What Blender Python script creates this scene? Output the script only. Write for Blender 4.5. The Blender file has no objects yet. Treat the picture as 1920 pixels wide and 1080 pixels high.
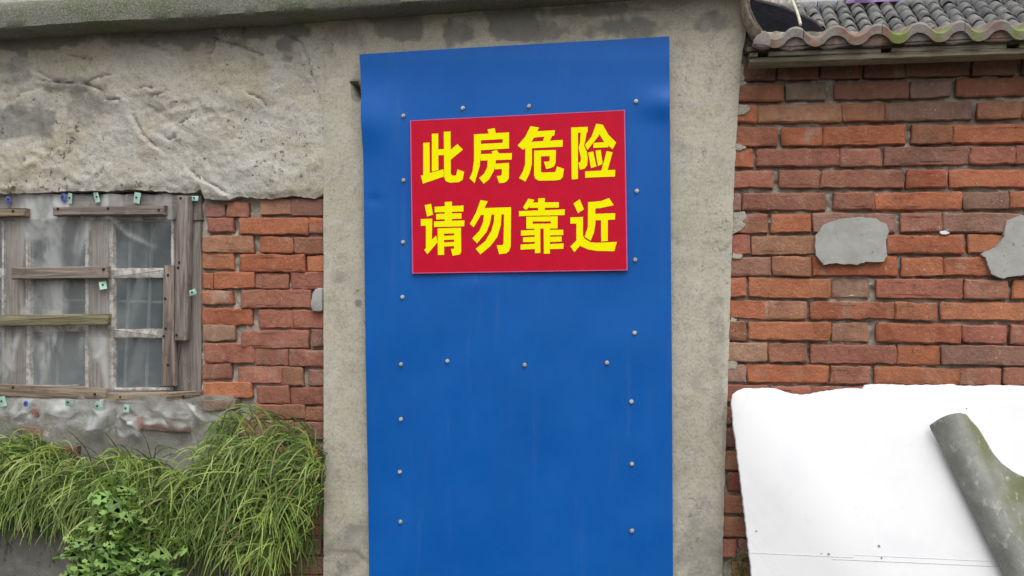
import bpy, bmesh, math, random
from mathutils import Vector, Matrix, noise

SC = bpy.context.scene
COL = SC.collection
R = math.radians

# ------------------------------------------------------------------ camera
F = 1700.0                                   # focal length in photo pixels (1920 wide)
CAM = Vector((0.0, -2.72, 1.50))
YAW, PITCH, ROLL = R(11.0), R(2.0), R(1.35)
fwd = Vector((-math.sin(YAW) * math.cos(PITCH), math.cos(YAW) * math.cos(PITCH), math.sin(PITCH)))
rgt0 = fwd.cross(Vector((0, 0, 1))).normalized()
up0 = rgt0.cross(fwd)
rgt = rgt0 * math.cos(ROLL) + up0 * math.sin(ROLL)
up = up0 * math.cos(ROLL) - rgt0 * math.sin(ROLL)
cd = bpy.data.cameras.new('camera')
cd.sensor_width = 36.0
cd.lens = 36.0 * F / 1920.0
cd.clip_start = 0.02
cd.clip_end = 500
cam = bpy.data.objects.new('camera', cd)
cam.matrix_world = Matrix(((rgt.x, up.x, -fwd.x, CAM.x), (rgt.y, up.y, -fwd.y, CAM.y),
                           (rgt.z, up.z, -fwd.z, CAM.z), (0, 0, 0, 1)))
COL.objects.link(cam)
SC.camera = cam

# ------------------------------------------------------------------ sky, sun, exposure
SUN_EL, SUN_AZ = R(58), R(160)               # azimuth: 180 = from straight behind the camera
world = bpy.data.worlds.new('World')
SC.world = world
world.use_nodes = True
wn = world.node_tree
wn.nodes.clear()
sky = wn.nodes.new('ShaderNodeTexSky')
sky.sky_type = 'NISHITA'
sky.sun_disc = False
sky.sun_elevation = SUN_EL
sky.sun_rotation = SUN_AZ
sky.air_density = 1.0
sky.dust_density = 4.0
hs = wn.nodes.new('ShaderNodeHueSaturation')
hs.inputs['Saturation'].default_value = 0.10
bg = wn.nodes.new('ShaderNodeBackground')
bg.inputs['Strength'].default_value = 0.15
wo = wn.nodes.new('ShaderNodeOutputWorld')
wn.links.new(sky.outputs[0], hs.inputs['Color'])
wn.links.new(hs.outputs[0], bg.inputs['Color'])
wn.links.new(bg.outputs[0], wo.inputs['Surface'])
sd = bpy.data.lights.new('sun', 'SUN')
sd.energy = 1.2
sd.angle = R(50)
sd.color = (1.0, 0.985, 0.96)
sun = bpy.data.objects.new('sun', sd)
sdir = Vector((math.sin(SUN_AZ) * math.cos(SUN_EL), math.cos(SUN_AZ) * math.cos(SUN_EL), math.sin(SUN_EL)))
sun.rotation_euler = (-sdir).to_track_quat('-Z', 'Y').to_euler()
sun.location = (0, -4, 6)
COL.objects.link(sun)
vs = SC.view_settings
vs.view_transform = 'Standard'
vs.look = 'None'
vs.exposure = 0.12
vs.gamma = 1.0
vs.use_curve_mapping = False
SC.render.resolution_x, SC.render.resolution_y = 1024, 576
SC.cycles.transparent_max_bounces = 16

# ------------------------------------------------------------------ photo pixel -> point on a real plane
def ray(px, py):
    return fwd * F + rgt * (px - 960.0) - up * (py - 540.0)

def U(px, py, Y=0.0):
    d = ray(px, py)
    return CAM + d * ((Y - CAM.y) / d.y)

def UP(px, py, p0, n):
    d = ray(px, py)
    return CAM + d * ((p0 - CAM).dot(n) / d.dot(n))

def rnd(a, b):
    return random.uniform(a, b)

def lerp(a, b, t):
    return a + (b - a) * t

def poly(pts, x):
    """piecewise linear y(x)"""
    if x <= pts[0][0]:
        return pts[0][1]
    for (x0, y0), (x1, y1) in zip(pts, pts[1:]):
        if x <= x1:
            return lerp(y0, y1, (x - x0) / (x1 - x0))
    return pts[-1][1]

def fbm(v, o=4):
    return noise.fractal(v, 1.0, 2.0, o)

def smooth(a, b, x):
    t = max(0.0, min(1.0, (x - a) / (b - a)))
    return t * t * (3 - 2 * t)

# ------------------------------------------------------------------ object helpers
WLOC = {}

def world_loc(o):
    return WLOC.get(o.name, Vector((0, 0, 0)))

def place(o, w, parent=None):
    o.location = w - world_loc(parent) if parent else w
    if parent:
        o.parent = parent
    WLOC[o.name] = Vector(w)
    return o

def tag(o, label=None, cat=None, group=None, kind=None):
    if label: o['label'] = label
    if cat: o['category'] = cat
    if group: o['group'] = group
    if kind: o['kind'] = kind
    return o

def empty(name, loc, label, cat, group=None):
    o = bpy.data.objects.new(name, None)
    o.empty_display_size = 0.1
    COL.objects.link(o)
    place(o, Vector(loc))
    return tag(o, label, cat, group)

def mk(name, verts, faces, mat, parent=None, color=None, sharp=35, base=False, attr=None, flat0=False):
    vs_ = [Vector(v) for v in verts]
    lo = Vector((min(v.x for v in vs_), min(v.y for v in vs_), min(v.z for v in vs_)))
    hi = Vector((max(v.x for v in vs_), max(v.y for v in vs_), max(v.z for v in vs_)))
    c = (lo + hi) / 2
    if base:
        c.z = lo.z
    me = bpy.data.meshes.new(name)
    me.from_pydata([v - c for v in vs_], [], faces)
    if attr:
        for an, vals in attr.items():
            if isinstance(vals[0], (int, float)):
                a = me.attributes.new(an, 'FLOAT', 'POINT')
                a.data.foreach_set('value', vals)
            else:
                a = me.attributes.new(an, 'FLOAT_COLOR', 'POINT')
                a.data.foreach_set('color', [q for v in vals for q in (v[0], v[1], v[2], 1.0)])
    me.update()
    if sharp is not None:
        me.polygons.foreach_set('use_smooth', [True] * len(me.polygons))
        me.set_sharp_from_angle(angle=R(sharp))
    if flat0:
        me.polygons[0].use_smooth = False
    me.materials.append(mat)
    o = bpy.data.objects.new(name, me)
    COL.objects.link(o)
    place(o, c, parent)
    if color:
        o.color = (*color, 1.0)
    return o

def rough(pts, seg, jit, rad=0.0, rng=random):
    """round the corners of a 2-D polygon, subdivide and jitter it"""
    n = len(pts)
    P = [Vector(p) for p in pts]
    out = []
    for i in range(n):
        a, b, c = P[i - 1], P[i], P[(i + 1) % n]
        if rad > 0:
            r1 = min(rad * rng.uniform(.5, 1.6), (a - b).length * .4, (c - b).length * .4)
            p = b + (a - b).normalized() * r1
            q = b + (c - b).normalized() * r1
            out += [p, b * .5 + (p + q) * .25, q]
        else:
            out.append(b)
    res = []
    for i in range(len(out)):
        a, b = out[i], out[(i + 1) % len(out)]
        k = max(1, int((b - a).length / seg))
        for j in range(k):
            p = a.lerp(b, j / k)
            res.append(p + Vector((rng.uniform(-jit, jit), rng.uniform(-jit, jit))))
    return res

def slab_geo(pts, thick, bev, frame=None, tilt=(0, 0), y0=0.0):
    """pts: (x, z) outline -> closed slab; frame = (origin, ex, ez, n_out) for leaning things"""
    n = len(pts)
    P = [Vector(p) for p in pts]
    area = sum(P[i].x * P[(i + 1) % n].y - P[(i + 1) % n].x * P[i].y for i in range(n))
    if area < 0:
        P.reverse()
    cx = sum(p.x for p in P) / n
    cz = sum(p.y for p in P) / n
    ins = []
    for i in range(n):
        t = (P[(i + 1) % n] - P[i - 1])
        t = t.normalized() if t.length > 1e-9 else Vector((1, 0))
        ins.append(P[i] + Vector((-t.y, t.x)) * bev)
    V = []
    def put(p, d):
        d2 = d + tilt[0] * (p.x - cx) + tilt[1] * (p.y - cz)
        if frame:
            o, ex, ez, nn = frame
            V.append(o + ex * p.x + ez * p.y - nn * d2)
        else:
            V.append(Vector((p.x, y0 + d2, p.y)))
    FC = []
    if bev > 0:
        for p in ins: put(p, 0)
        for i, p in enumerate(P): put(P[i].lerp(ins[i], .3), bev * .35)
        for p in P: put(p, bev)
        for p in P: put(p, thick)
        rings = 4
    else:
        for p in P: put(p, 0)
        for p in P: put(p, thick)
        rings = 2
    FC.append(list(range(n)))
    for r in range(rings - 1):
        for i in range(n):
            j = (i + 1) % n
            FC.append([r * n + i, (r + 1) * n + i, (r + 1) * n + j, r * n + j])
    FC.append([(rings - 1) * n + i for i in range(n - 1, -1, -1)])
    return V, FC

def pxo(pts, Y):
    """pixel outline -> (x, z) outline on the plane y = Y"""
    r = []
    for p in pts:
        w = U(p[0], p[1], Y)
        r.append((w.x, w.z))
    return r

def cyl(c, ax, r0, r1, h, n=12):
    ax = ax.normalized()
    a = ax.orthogonal().normalized()
    b = ax.cross(a)
    V = []
    for k, (r, t) in enumerate(((r0, 0), (r1, h))):
        for i in range(n):
            th = 2 * math.pi * i / n
            V.append(c + ax * t + (a * math.cos(th) + b * math.sin(th)) * r)
    FC = [[i, (i + 1) % n, n + (i + 1) % n, n + i] for i in range(n)]
    FC += [list(range(n - 1, -1, -1)), list(range(n, 2 * n))]
    return V, FC

def tube(path, radii, n=6):
    V, FC = [], []
    for k, p in enumerate(path):
        d = (path[min(k + 1, len(path) - 1)] - path[max(k - 1, 0)]).normalized()
        a = d.orthogonal().normalized()
        b = d.cross(a)
        for i in range(n):
            th = 2 * math.pi * i / n
            V.append(p + (a * math.cos(th) + b * math.sin(th)) * radii[k])
    for k in range(len(path) - 1):
        for i in range(n):
            j = (i + 1) % n
            FC.append([k * n + i, k * n + j, (k + 1) * n + j, (k + 1) * n + i])
    FC += [list(range(n - 1, -1, -1)), [(len(path) - 1) * n + i for i in range(n)]]
    return V, FC

def join(parts):
    V, FC = [], []
    for v, f in parts:
        o = len(V)
        V += v
        FC += [[i + o for i in q] for q in f]
    return V, FC

def boxg(x0, x1, y0, y1, z0, z1):
    V = [Vector((x, y, z)) for z in (z0, z1) for y in (y0, y1) for x in (x0, x1)]
    return V, [[0, 1, 5, 4], [1, 3, 7, 5], [3, 2, 6, 7], [2, 0, 4, 6], [4, 5, 7, 6], [2, 3, 1, 0]]

# ------------------------------------------------------------------ material helper
class M:
    def __init__(s, name, rough=0.8, spec=0.3):
        s.m = bpy.data.materials.new(name)
        s.m.use_nodes = True
        s.t = s.m.node_tree
        s.t.nodes.clear()
        s.out = s.t.nodes.new('ShaderNodeOutputMaterial')
        s.b = s.t.nodes.new('ShaderNodeBsdfPrincipled')
        s.b.inputs['Roughness'].default_value = rough
        s.b.inputs['Specular IOR Level'].default_value = spec
        s.t.links.new(s.b.outputs[0], s.out.inputs['Surface'])
        s.geo = s.t.nodes.new('ShaderNodeNewGeometry')
        s.pos = s.geo.outputs['Position']
    def link(s, a, b):
        s.t.links.new(a, b)
    def set(s, sock, v):
        if isinstance(v, (int, float)):
            sock.default_value = v
        elif isinstance(v, tuple):
            sock.default_value = (*v, 1.0) if len(v) == 3 and len(sock.default_value) == 4 else v
        else:
            s.link(v, sock)
    def perobj(s, amt=37.0):
        oi = s.t.nodes.new('ShaderNodeObjectInfo')
        s.oi = oi
        mu = s.t.nodes.new('ShaderNodeMath'); mu.operation = 'MULTIPLY'
        s.link(oi.outputs['Random'], mu.inputs[0]); mu.inputs[1].default_value = amt
        ad = s.t.nodes.new('ShaderNodeVectorMath'); ad.operation = 'ADD'
        s.link(s.pos, ad.inputs[0]); s.link(mu.outputs[0], ad.inputs[1])
        s.pos = ad.outputs[0]
        return oi
    def scaled(s, v):
        n = s.t.nodes.new('ShaderNodeVectorMath'); n.operation = 'MULTIPLY'
        s.link(s.pos, n.inputs[0]); n.inputs[1].default_value = v
        return n.outputs[0]
    def noise(s, scale, detail=4, rough=.55, vec=None, dist=0.0):
        n = s.t.nodes.new('ShaderNodeTexNoise')
        n.inputs['Scale'].default_value = scale
        n.inputs['Detail'].default_value = detail
        n.inputs['Roughness'].default_value = rough
        n.inputs['Distortion'].default_value = dist
        s.link(vec or s.pos, n.inputs['Vector'])
        return n.outputs['Fac']
    def voro(s, scale, feature='F1', vec=None):
        n = s.t.nodes.new('ShaderNodeTexVoronoi')
        n.feature = feature
        n.inputs['Scale'].default_value = scale
        s.link(vec or s.pos, n.inputs['Vector'])
        return n.outputs['Distance']
    def ramp(s, fac, a, b, lo=0.0, hi=1.0):
        n = s.t.nodes.new('ShaderNodeMapRange')
        n.interpolation_type = 'SMOOTHSTEP'
        s.set(n.inputs['Value'], fac)
        n.inputs['From Min'].default_value = a
        n.inputs['From Max'].default_value = b
        n.inputs['To Min'].default_value = lo
        n.inputs['To Max'].default_value = hi
        return n.outputs[0]
    def mix(s, fac, a, b, blend='MIX'):
        n = s.t.nodes.new('ShaderNodeMix')
        n.data_type = 'RGBA'
        n.blend_type = blend
        s.set(n.inputs[0], fac)
        s.set(n.inputs[6], a)
        s.set(n.inputs[7], b)
        return n.outputs[2]
    def math(s, op, a, b=0.0):
        n = s.t.nodes.new('ShaderNodeMath'); n.operation = op
        s.set(n.inputs[0], a); s.set(n.inputs[1], b)
        return n.outputs[0]
    def attr(s, name, out='Fac'):
        n = s.t.nodes.new('ShaderNodeAttribute')
        n.attribute_name = name
        return n.outputs[out]
    def bump(s, h, strength=.5, dist=.004):
        n = s.t.nodes.new('ShaderNodeBump')
        n.inputs['Strength'].default_value = strength
        n.inputs['Distance'].default_value = dist
        s.link(h, n.inputs['Height'])
        s.link(n.outputs[0], s.b.inputs['Normal'])
    def color(s, c):
        s.set(s.b.inputs['Base Color'], c)
        return s
    def rough(s, r):
        s.set(s.b.inputs['Roughness'], r)

def make_plaster(name, light, beige, dark, pits=1.0, spk=1.0, bumpd=.004):
    m = M(name, .95, .15)
    c = m.mix(m.ramp(m.noise(3.2, 5, .6, dist=.6), .35, .68), light, beige)
    c = m.mix(m.ramp(m.noise(9, 6, .66), .50, .70, 0, .6), c, dark)
    c = m.mix(m.ramp(m.noise(13, 6, .66, m.scaled((1, 1, 1.4)), .8), .53, .66, 0, .55), c, (.56, .545, .50))
    c = m.mix(m.ramp(m.noise(26, 6, .72, m.scaled((1, 1, 1.2)), .5), .50, .68, 0, .5 * spk), c, m.mix(1.0, c, (.66, .65, .63), 'MULTIPLY'))
    c = m.mix(m.ramp(m.noise(140, 3, .7), .42, .75, 0, .45 * spk), c, tuple(q * .45 for q in dark))
    c = m.mix(m.ramp(m.noise(230, 2, .6), .60, .75, 0, .30 * spk), c, (.62, .60, .54))
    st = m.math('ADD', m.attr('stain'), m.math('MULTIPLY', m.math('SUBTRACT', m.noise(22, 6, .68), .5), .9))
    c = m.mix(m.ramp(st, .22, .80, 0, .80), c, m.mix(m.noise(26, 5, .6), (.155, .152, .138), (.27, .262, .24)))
    pf = m.math('ADD', m.noise(48, 4, .72), m.math('MULTIPLY', m.math('SUBTRACT', m.noise(5, 4, .6), .5), .55))
    pit = m.ramp(pf, .630 if pits > .6 else .645, .70, 0, pits * .85)
    c = m.mix(pit, c, (.10, .092, .08))
    m.color(c)
    h = m.math('ADD', m.noise(60, 6, .7), m.math('MULTIPLY', m.noise(300, 2, .6), .35))
    h = m.math('SUBTRACT', h, m.math('MULTIPLY', pit, .6))
    m.bump(h, .55, bumpd)
    return m.m

MAT = {}
MAT['plaster'] = make_plaster('rough_cement_plaster', (.585, .565, .51), (.535, .475, .365), (.325, .318, .295), .95, .9, .012)
MAT['render'] = make_plaster('smooth_cement_render', (.545, .510, .425), (.475, .440, .350), (.355, .338, .292), .5, 1.0, .003)
MAT['lowwall'] = make_plaster('damp_cement_plaster', (.30, .285, .255), (.24, .225, .19), (.15, .145, .13), .9, .8, .007)

def m_mortar():
    m = M('lime_mortar', .97, .1)
    c = m.mix(m.ramp(m.noise(18, 5, .65), .35, .7), (.52, .48, .41), (.36, .33, .28))
    c = m.mix(m.ramp(m.noise(120, 3, .7), .55, .75, 0, .6), c, (.12, .11, .10))
    m.color(c)
    m.bump(m.noise(90, 5, .75), .8, .008)
    return m.m
MAT['mortar'] = m_mortar()

def m_brick():
    m = M('fired_clay_brick', .92, .15)
    oi = m.perobj()
    base = oi.outputs['Color']
    c = m.mix(m.ramp(m.noise(14, 5, .6), .38, .72, 0, .55), base, m.mix(1.0, base, (.62, .62, .64), 'MULTIPLY'))
    c = m.mix(m.ramp(m.noise(34, 5, .68), .50, .72, 0, .5), c, m.mix(1.0, base, (1.25, 1.3, 1.3), 'MULTIPLY'))
    c = m.mix(m.ramp(m.noise(24, 6, .7, m.scaled((1, 1, .6))), .54, .72, 0, .6), c, (.38, .30, .24))
    c = m.mix(m.ramp(m.noise(9, 4, .6), .55, .70, 0, .5), c, m.mix(1.0, base, (.58, .60, .66), 'MULTIPLY'))
    c = m.mix(m.ramp(m.noise(75, 5, .7), .42, .70, 0, .45), c, m.mix(1.0, base, (1.25, 1.35, 1.45), 'MULTIPLY'))
    c = m.mix(m.ramp(m.noise(60, 4, .75), .645, .70, 0, .75), c, (.06, .035, .03))
    c = m.mix(m.ramp(m.noise(150, 2, .5), .70, .74, 0, .8), c, (.55, .50, .44))
    m.color(c)
    gp = m.geo.outputs['Position']
    c = m.mix(m.ramp(m.noise(3.5, 6, .68, gp), .46, .68, 0, .55), c, m.mix(1.0, c, (.62, .60, .60), 'MULTIPLY'))
    c = m.mix(m.ramp(m.noise(5.5, 6, .70, gp), .56, .72, 0, .5), c, (.43, .37, .31))
    m.color(c)
    h = m.math('ADD', m.noise(45, 6, .7), m.math('MULTIPLY', m.noise(220, 3, .6), .3))
    m.bump(h, .8, .008)
    return m.m
MAT['brick'] = m_brick()

def m_patch():
    m = M('fresh_cement_patch', .9, .2)
    c = m.mix(m.ramp(m.noise(16, 5, .6), .35, .7), (.43, .43, .405), (.34, .34, .325))
    c = m.mix(m.ramp(m.noise(70, 4, .7), .63, .70, 0, .7), c, (.12, .12, .115))
    m.color(c)
    m.bump(m.noise(50, 5, .65), .4, .004)
    return m.m
MAT['patch'] = m_patch()

def m_coping():
    m = M('mossy_concrete', .97, .1)
    c = m.mix(m.ramp(m.noise(7, 5, .65), .4, .68), (.215, .215, .185), (.17, .185, .115))
    c = m.mix(m.ramp(m.noise(5, 4, .6, m.scaled((1, 1, .5))), .56, .70, 0, .55), c, (.15, .19, .07))
    c = m.mix(m.ramp(m.noise(170, 3, .75), .50, .66, 0, .6), c, (.40, .39, .34))
    c = m.mix(m.ramp(m.noise(120, 3, .75, m.scaled((1.3, 1, .7))), .53, .68, 0, .6), c, (.07, .072, .06))
    m.color(c)
    m.bump(m.noise(130, 5, .75), .9, .006)
    return m.m
MAT['coping'] = m_coping()

def m_blue():
    m = M('blue_painted_steel', .42, .26)
    c = m.mix(m.ramp(m.noise(5, 4, .6), .35, .7), (.0025, .098, .405), (.0035, .110, .440))
    c = m.mix(m.ramp(m.noise(30, 6, .7), .62, .80, 0, .25), c, (.05, .14, .40))
    c = m.mix(m.ramp(m.noise(9, 6, .7, m.scaled((2.2, 1, .22))), .56, .74, 0, .10), c, (.14, .22, .38))
    c = m.mix(m.ramp(m.noise(60, 3, .6, m.scaled((1, 1, 1)), 2.0), .72, .76, 0, .5), c, (.13, .22, .42))
    m.color(c)
    m.rough(m.ramp(m.noise(8, 5, .65), .3, .7, .24, .44))
    m.bump(m.noise(400, 2, .5), .06, .001)
    return m.m
MAT['blue'] = m_blue()

def m_flat(name, col, rgh=.5, spec=.35, var=.12, scale=40, bump=0.0, metal=0.0):
    m = M(name, rgh, spec)
    m.color(m.mix(m.ramp(m.noise(scale, 5, .65), .35, .7), tuple(q * (1 - var) for q in col), tuple(min(1, q * (1 + var)) for q in col)))
    m.b.inputs['Metallic'].default_value = metal
    if bump:
        m.bump(m.noise(scale * 2, 5, .65), .5, bump)
    return m.m
MAT['red'] = m_flat('red_printed_sign', (.58, .004, .030), .5, .16, .05, 20)
MAT['pink'] = m_flat('pink_cut_edge', (.62, .11, .30), .5, .3, .05)
MAT['yellow'] = m_flat('yellow_lettering', (1.0, .93, .0), .6, .08, .02)
MAT['zinc'] = m_flat('galvanised_screw', (.62, .63, .62), .42, .5, .2, 300, 0, .55)
MAT['rubber'] = m_flat('dark_rubber_washer', (.05, .05, .055), .7, .2)
MAT['nail'] = m_flat('rusty_nail', (.035, .025, .02), .8, .2)
MAT['tagg'] = m_flat('mint_paper_washer', (.43, .66, .56), .7, .2, .1, 200)
MAT['tagb'] = m_flat('blue_paper_washer', (.10, .14, .42), .7, .2, .2, 200)
MAT['bar'] = m_flat('pale_security_bar', (.80, .80, .77), .6, .3, .1)
MAT['room'] = m_flat('dusty_room_plaster', (.26, .27, .275), .95, .1, .2, 3)
MAT['felt'] = m_flat('black_roofing_felt', (.009, .009, .012), .95, .05, .3, 40, .002)
MAT['stick'] = m_flat('bleached_cane', (.66, .62, .50), .7, .2, .12, 60)
MAT['purple'] = m_flat('purple_tarpaulin', (.22, .13, .30), .5, .3, .3, 30)

def m_wood():
    m = M('weathered_timber', .9, .15)
    oi = m.perobj()
    vec = m.attr('grain', 'Color')
    n1 = m.t.nodes.new('ShaderNodeTexNoise')
    sc = m.t.nodes.new('ShaderNodeVectorMath'); sc.operation = 'MULTIPLY'
    m.link(vec, sc.inputs[0]); sc.inputs[1].default_value = (5, 110, 40)
    ad = m.t.nodes.new('ShaderNodeVectorMath'); ad.operation = 'ADD'
    rm = m.math('MULTIPLY', oi.outputs['Random'], 91.0)
    m.link(sc.outputs[0], ad.inputs[0]); m.link(rm, ad.inputs[1])
    g = m.noise(1.0, 6, .65, ad.outputs[0], .6)
    base = oi.outputs['Color']
    c = m.mix(m.ramp(g, .35, .65), m.mix(1.0, base, (.62, .60, .58), 'MULTIPLY'), m.mix(1.0, base, (1.28, 1.28, 1.28), 'MULTIPLY'))
    c = m.mix(m.ramp(m.noise(14, 4, .6), .56, .74, 0, .7), c, m.mix(1.0, base, (.42, .38, .38), 'MULTIPLY'))
    c = m.mix(m.ramp(m.noise(20, 4, .6), .60, .75, 0, .35), c, (.42, .40, .37))
    m.color(c)
    m.bump(g, .6, .003)
    return m.m
MAT['wood'] = m_wood()

def m_paintwood():
    m = M('flaking_white_window_paint', .75, .25)
    c = m.mix(m.ramp(m.noise(40, 5, .7), .42, .58), (.64, .62, .57), (.33, .29, .26))
    m.color(c)
    m.bump(m.noise(60, 5, .7), .6, .003)
    return m.m
MAT['paintwood'] = m_paintwood()

def m_glass():
    m = M('dusty_window_glass', .12, .5)
    m.color(m.mix(m.ramp(m.noise(7, 4, .6), .35, .7), (.17, .20, .225), (.21, .24, .26)))
    tr = m.t.nodes.new('ShaderNodeBsdfTransparent')
    tr.inputs[0].default_value = (.85, .9, .9, 1)
    mx = m.t.nodes.new('ShaderNodeMixShader')
    m.set(mx.inputs[0], m.ramp(m.noise(10, 5, .6), .3, .75, .28, .50))
    m.link(tr.outputs[0], mx.inputs[1]); m.link(m.b.outputs[0], mx.inputs[2])
    m.link(mx.outputs[0], m.out.inputs['Surface'])
    return m.m
MAT['glass'] = m_glass()

def m_film():
    m = M('milky_plastic_film', .28, .5)
    m.color((.55, .56, .55))
    st = m.noise(4.5, 3, .55, m.scaled((1.5, 1, .7)), .9)
    tr = m.t.nodes.new('ShaderNodeBsdfTransparent')
    mx = m.t.nodes.new('ShaderNodeMixShader')
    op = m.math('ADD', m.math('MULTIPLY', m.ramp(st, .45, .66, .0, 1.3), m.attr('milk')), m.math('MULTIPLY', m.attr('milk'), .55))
    m.set(mx.inputs[0], op)
    m.link(tr.outputs[0], mx.inputs[1]); m.link(m.b.outputs[0], mx.inputs[2])
    m.link(mx.outputs[0], m.out.inputs['Surface'])
    m.bump(m.noise(16, 3, .55, m.scaled((1.6, 1, .6)), 1.0), .3, .008)
    return m.m
MAT['film'] = m_film()

def m_foam():
    m = M('white_foam_board', .7, .3)
    c = m.mix(m.ramp(m.noise(6, 5, .6), .45, .75, 0, .6), (.83, .83, .85), (.74, .74, .765))
    c = m.mix(m.ramp(m.noise(14, 6, .7), .60, .75, 0, .35), c, (.60, .60, .60))
    m.color(c)
    m.bump(m.noise(30, 4, .6), .2, .002)
    return m.m
MAT['foam'] = m_foam()

def m_cement():
    m = M('mossy_cement_tile', .92, .2)
    c = m.mix(m.ramp(m.noise(12, 6, .7), .35, .68), (.235, .24, .215), (.34, .345, .32))
    c = m.mix(m.attr('moss'), c, m.mix(m.noise(30, 4, .7), (.15, .165, .08), (.22, .225, .14)))
    c = m.mix(m.ramp(m.noise(45, 5, .7, m.scaled((1, 1, .5))), .55, .70, 0, .8), c, (.50, .50, .47))
    c = m.mix(m.ramp(m.noise(100, 4, .7), .62, .72, 0, .4), c, (.10, .105, .09))
    m.color(c)
    m.bump(m.noise(90, 5, .7), .5, .004)
    return m.m
MAT['cement'] = m_cement()

def m_tile():
    m = M('weathered_clay_tile', .92, .2)
    oi = m.perobj()
    c = m.mix(m.ramp(m.noise(13, 5, .65), .36, .62), oi.outputs['Color'], (.29, .265, .25))
    mo = m.math('MULTIPLY', m.attr('moss'), m.ramp(m.noise(16, 4, .6), .35, .55))
    c = m.mix(mo, c, m.mix(m.noise(60, 3, .7), (.13, .19, .03), (.26, .30, .11)))
    c = m.mix(m.ramp(m.noise(80, 4, .7), .60, .72, 0, .7), c, (.08, .065, .06))
    m.color(c)
    m.bump(m.noise(70, 5, .7), .6, .005)
    return m.m
MAT['tile'] = m_tile()

def m_greytile():
    m = M('grey_clay_tile', .9, .2)
    oi = m.perobj()
    c = m.mix(m.ramp(m.noise(5, 5, .65), .36, .66), oi.outputs['Color'], (.25, .245, .225))
    m.color(c)
    m.bump(m.noise(20, 5, .7), .6, .02)
    return m.m
MAT['greytile'] = m_greytile()

def m_leaf(name, rgh=.55):
    m = M(name, rgh, .3)
    c = m.attr('tint', 'Color')
    m.color(m.mix(m.ramp(m.noise(60, 3, .6), .4, .7, 0, .35), c, m.mix(1.0, c, (.6, .75, .5), 'MULTIPLY')))
    tl = m.t.nodes.new('ShaderNodeBsdfTranslucent')
    m.link(m.mix(1.0, c, (1.3, 1.35, .6), 'MULTIPLY'), tl.inputs[0])
    mx = m.t.nodes.new('ShaderNodeMixShader'); mx.inputs[0].default_value = .28
    m.link(m.b.outputs[0], mx.inputs[1]); m.link(tl.outputs[0], mx.inputs[2])
    m.link(mx.outputs[0], m.out.inputs['Surface'])
    return m.m
MAT['grass'] = m_leaf('green_blade')

def m_weed():
    m = M('soft_green_leaf', .6, .3)
    oi = m.perobj()
    c = m.mix(m.ramp(m.noise(50, 3, .6), .4, .7, 0, .4), oi.outputs['Color'], m.mix(1.0, oi.outputs['Color'], (.65, .8, .6), 'MULTIPLY'))
    m.color(c)
    tl = m.t.nodes.new('ShaderNodeBsdfTranslucent')
    m.link(m.mix(1.0, c, (1.3, 1.35, .6), 'MULTIPLY'), tl.inputs[0])
    mx = m.t.nodes.new('ShaderNodeMixShader'); mx.inputs[0].default_value = .28
    m.link(m.b.outputs[0], mx.inputs[1]); m.link(tl.outputs[0], mx.inputs[2])
    m.link(mx.outputs[0], m.out.inputs['Surface'])
    return m.m
MAT['weed'] = m_weed()

def m_ground():
    m = M('trodden_earth', .97, .1)
    c = m.mix(m.ramp(m.noise(2, 6, .65), .35, .7), (.12, .105, .08), (.085, .075, .06))
    c = m.mix(m.ramp(m.noise(.7, 5, .6), .5, .65), c, (.15, .145, .13))
    m.color(c)
    m.bump(m.noise(30, 6, .7), .7, .03)
    return m.m
MAT['ground'] = m_ground()

# ================================================================== SETTING
random.seed(7)
g = [(-60, -60), (60, -60), (60, 120), (-60, 120)]
ground = mk('ground', [(x, y, 0) for x, y in g], [[0, 1, 2, 3]], MAT['ground'], sharp=None)
tag(ground, kind='structure')

# ------------------------------------------------------------------ grid walls
def grid_wall(name, mat, parent, left, right, top, bot, nx, ny, depth, stain, back=.12, zfloor=None):
    """front surface between pixel curves left(v)/right(v)/top(u)/bot(u); depth(px,py,w) -> Y; edges returned to Y=back"""
    V, S, FC = [], [], []
    for j in range(ny + 1):
        for i in range(nx + 1):
            u, v = i / nx, j / ny
            px = lerp(left(v), right(v), u)
            py = lerp(top(px), bot(px), v)
            w = U(px, py, -.015)
            if zfloor is not None and w.z < zfloor:
                w.z = zfloor
            Y = depth(px, py, w)
            V.append(Vector((w.x, Y, w.z)))
            S.append(max(0.0, min(1.0, stain(px, py, w))))
    W = nx + 1
    for j in range(ny):
        for i in range(nx):
            FC.append([j * W + i, (j + 1) * W + i, (j + 1) * W + i + 1, j * W + i + 1])
    rim = [i for i in range(W)] + [j * W + nx for j in range(1, ny + 1)] + [ny * W + i for i in range(nx - 1, -1, -1)] + [j * W for j in range(ny - 1, 0, -1)]
    o = len(V)
    for k in rim:
        p = V[k]
        V.append(Vector((p.x, back, p.z)))
        S.append(S[k])
    n = len(rim)
    for k in range(n):
        FC.append([rim[k], rim[(k + 1) % n], o + (k + 1) % n, o + k])
    return mk(name, V, FC, mat, parent, attr={'stain': S}, sharp=50)

def near_seg(px, py, pts):
    best, sgn = 1e9, 0
    for (ax, ay), (bx, by) in zip(pts, pts[1:]):
        dx, dy = bx - ax, by - ay
        t = max(0, min(1, ((px - ax) * dx + (py - ay) * dy) / (dx * dx + dy * dy)))
        qx, qy = ax + dx * t - px, ay + dy * t - py
        d = math.hypot(qx, qy)
        if d < best:
            best, sgn = d, (dx * (py - ay) - dy * (px - ax))
    return best, sgn

house = empty('derelict_house', U(300, 900, 0).to_2d().to_3d(), 'derelict cement-plastered house with a boarded window and patch of bare brick', 'house')

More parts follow.
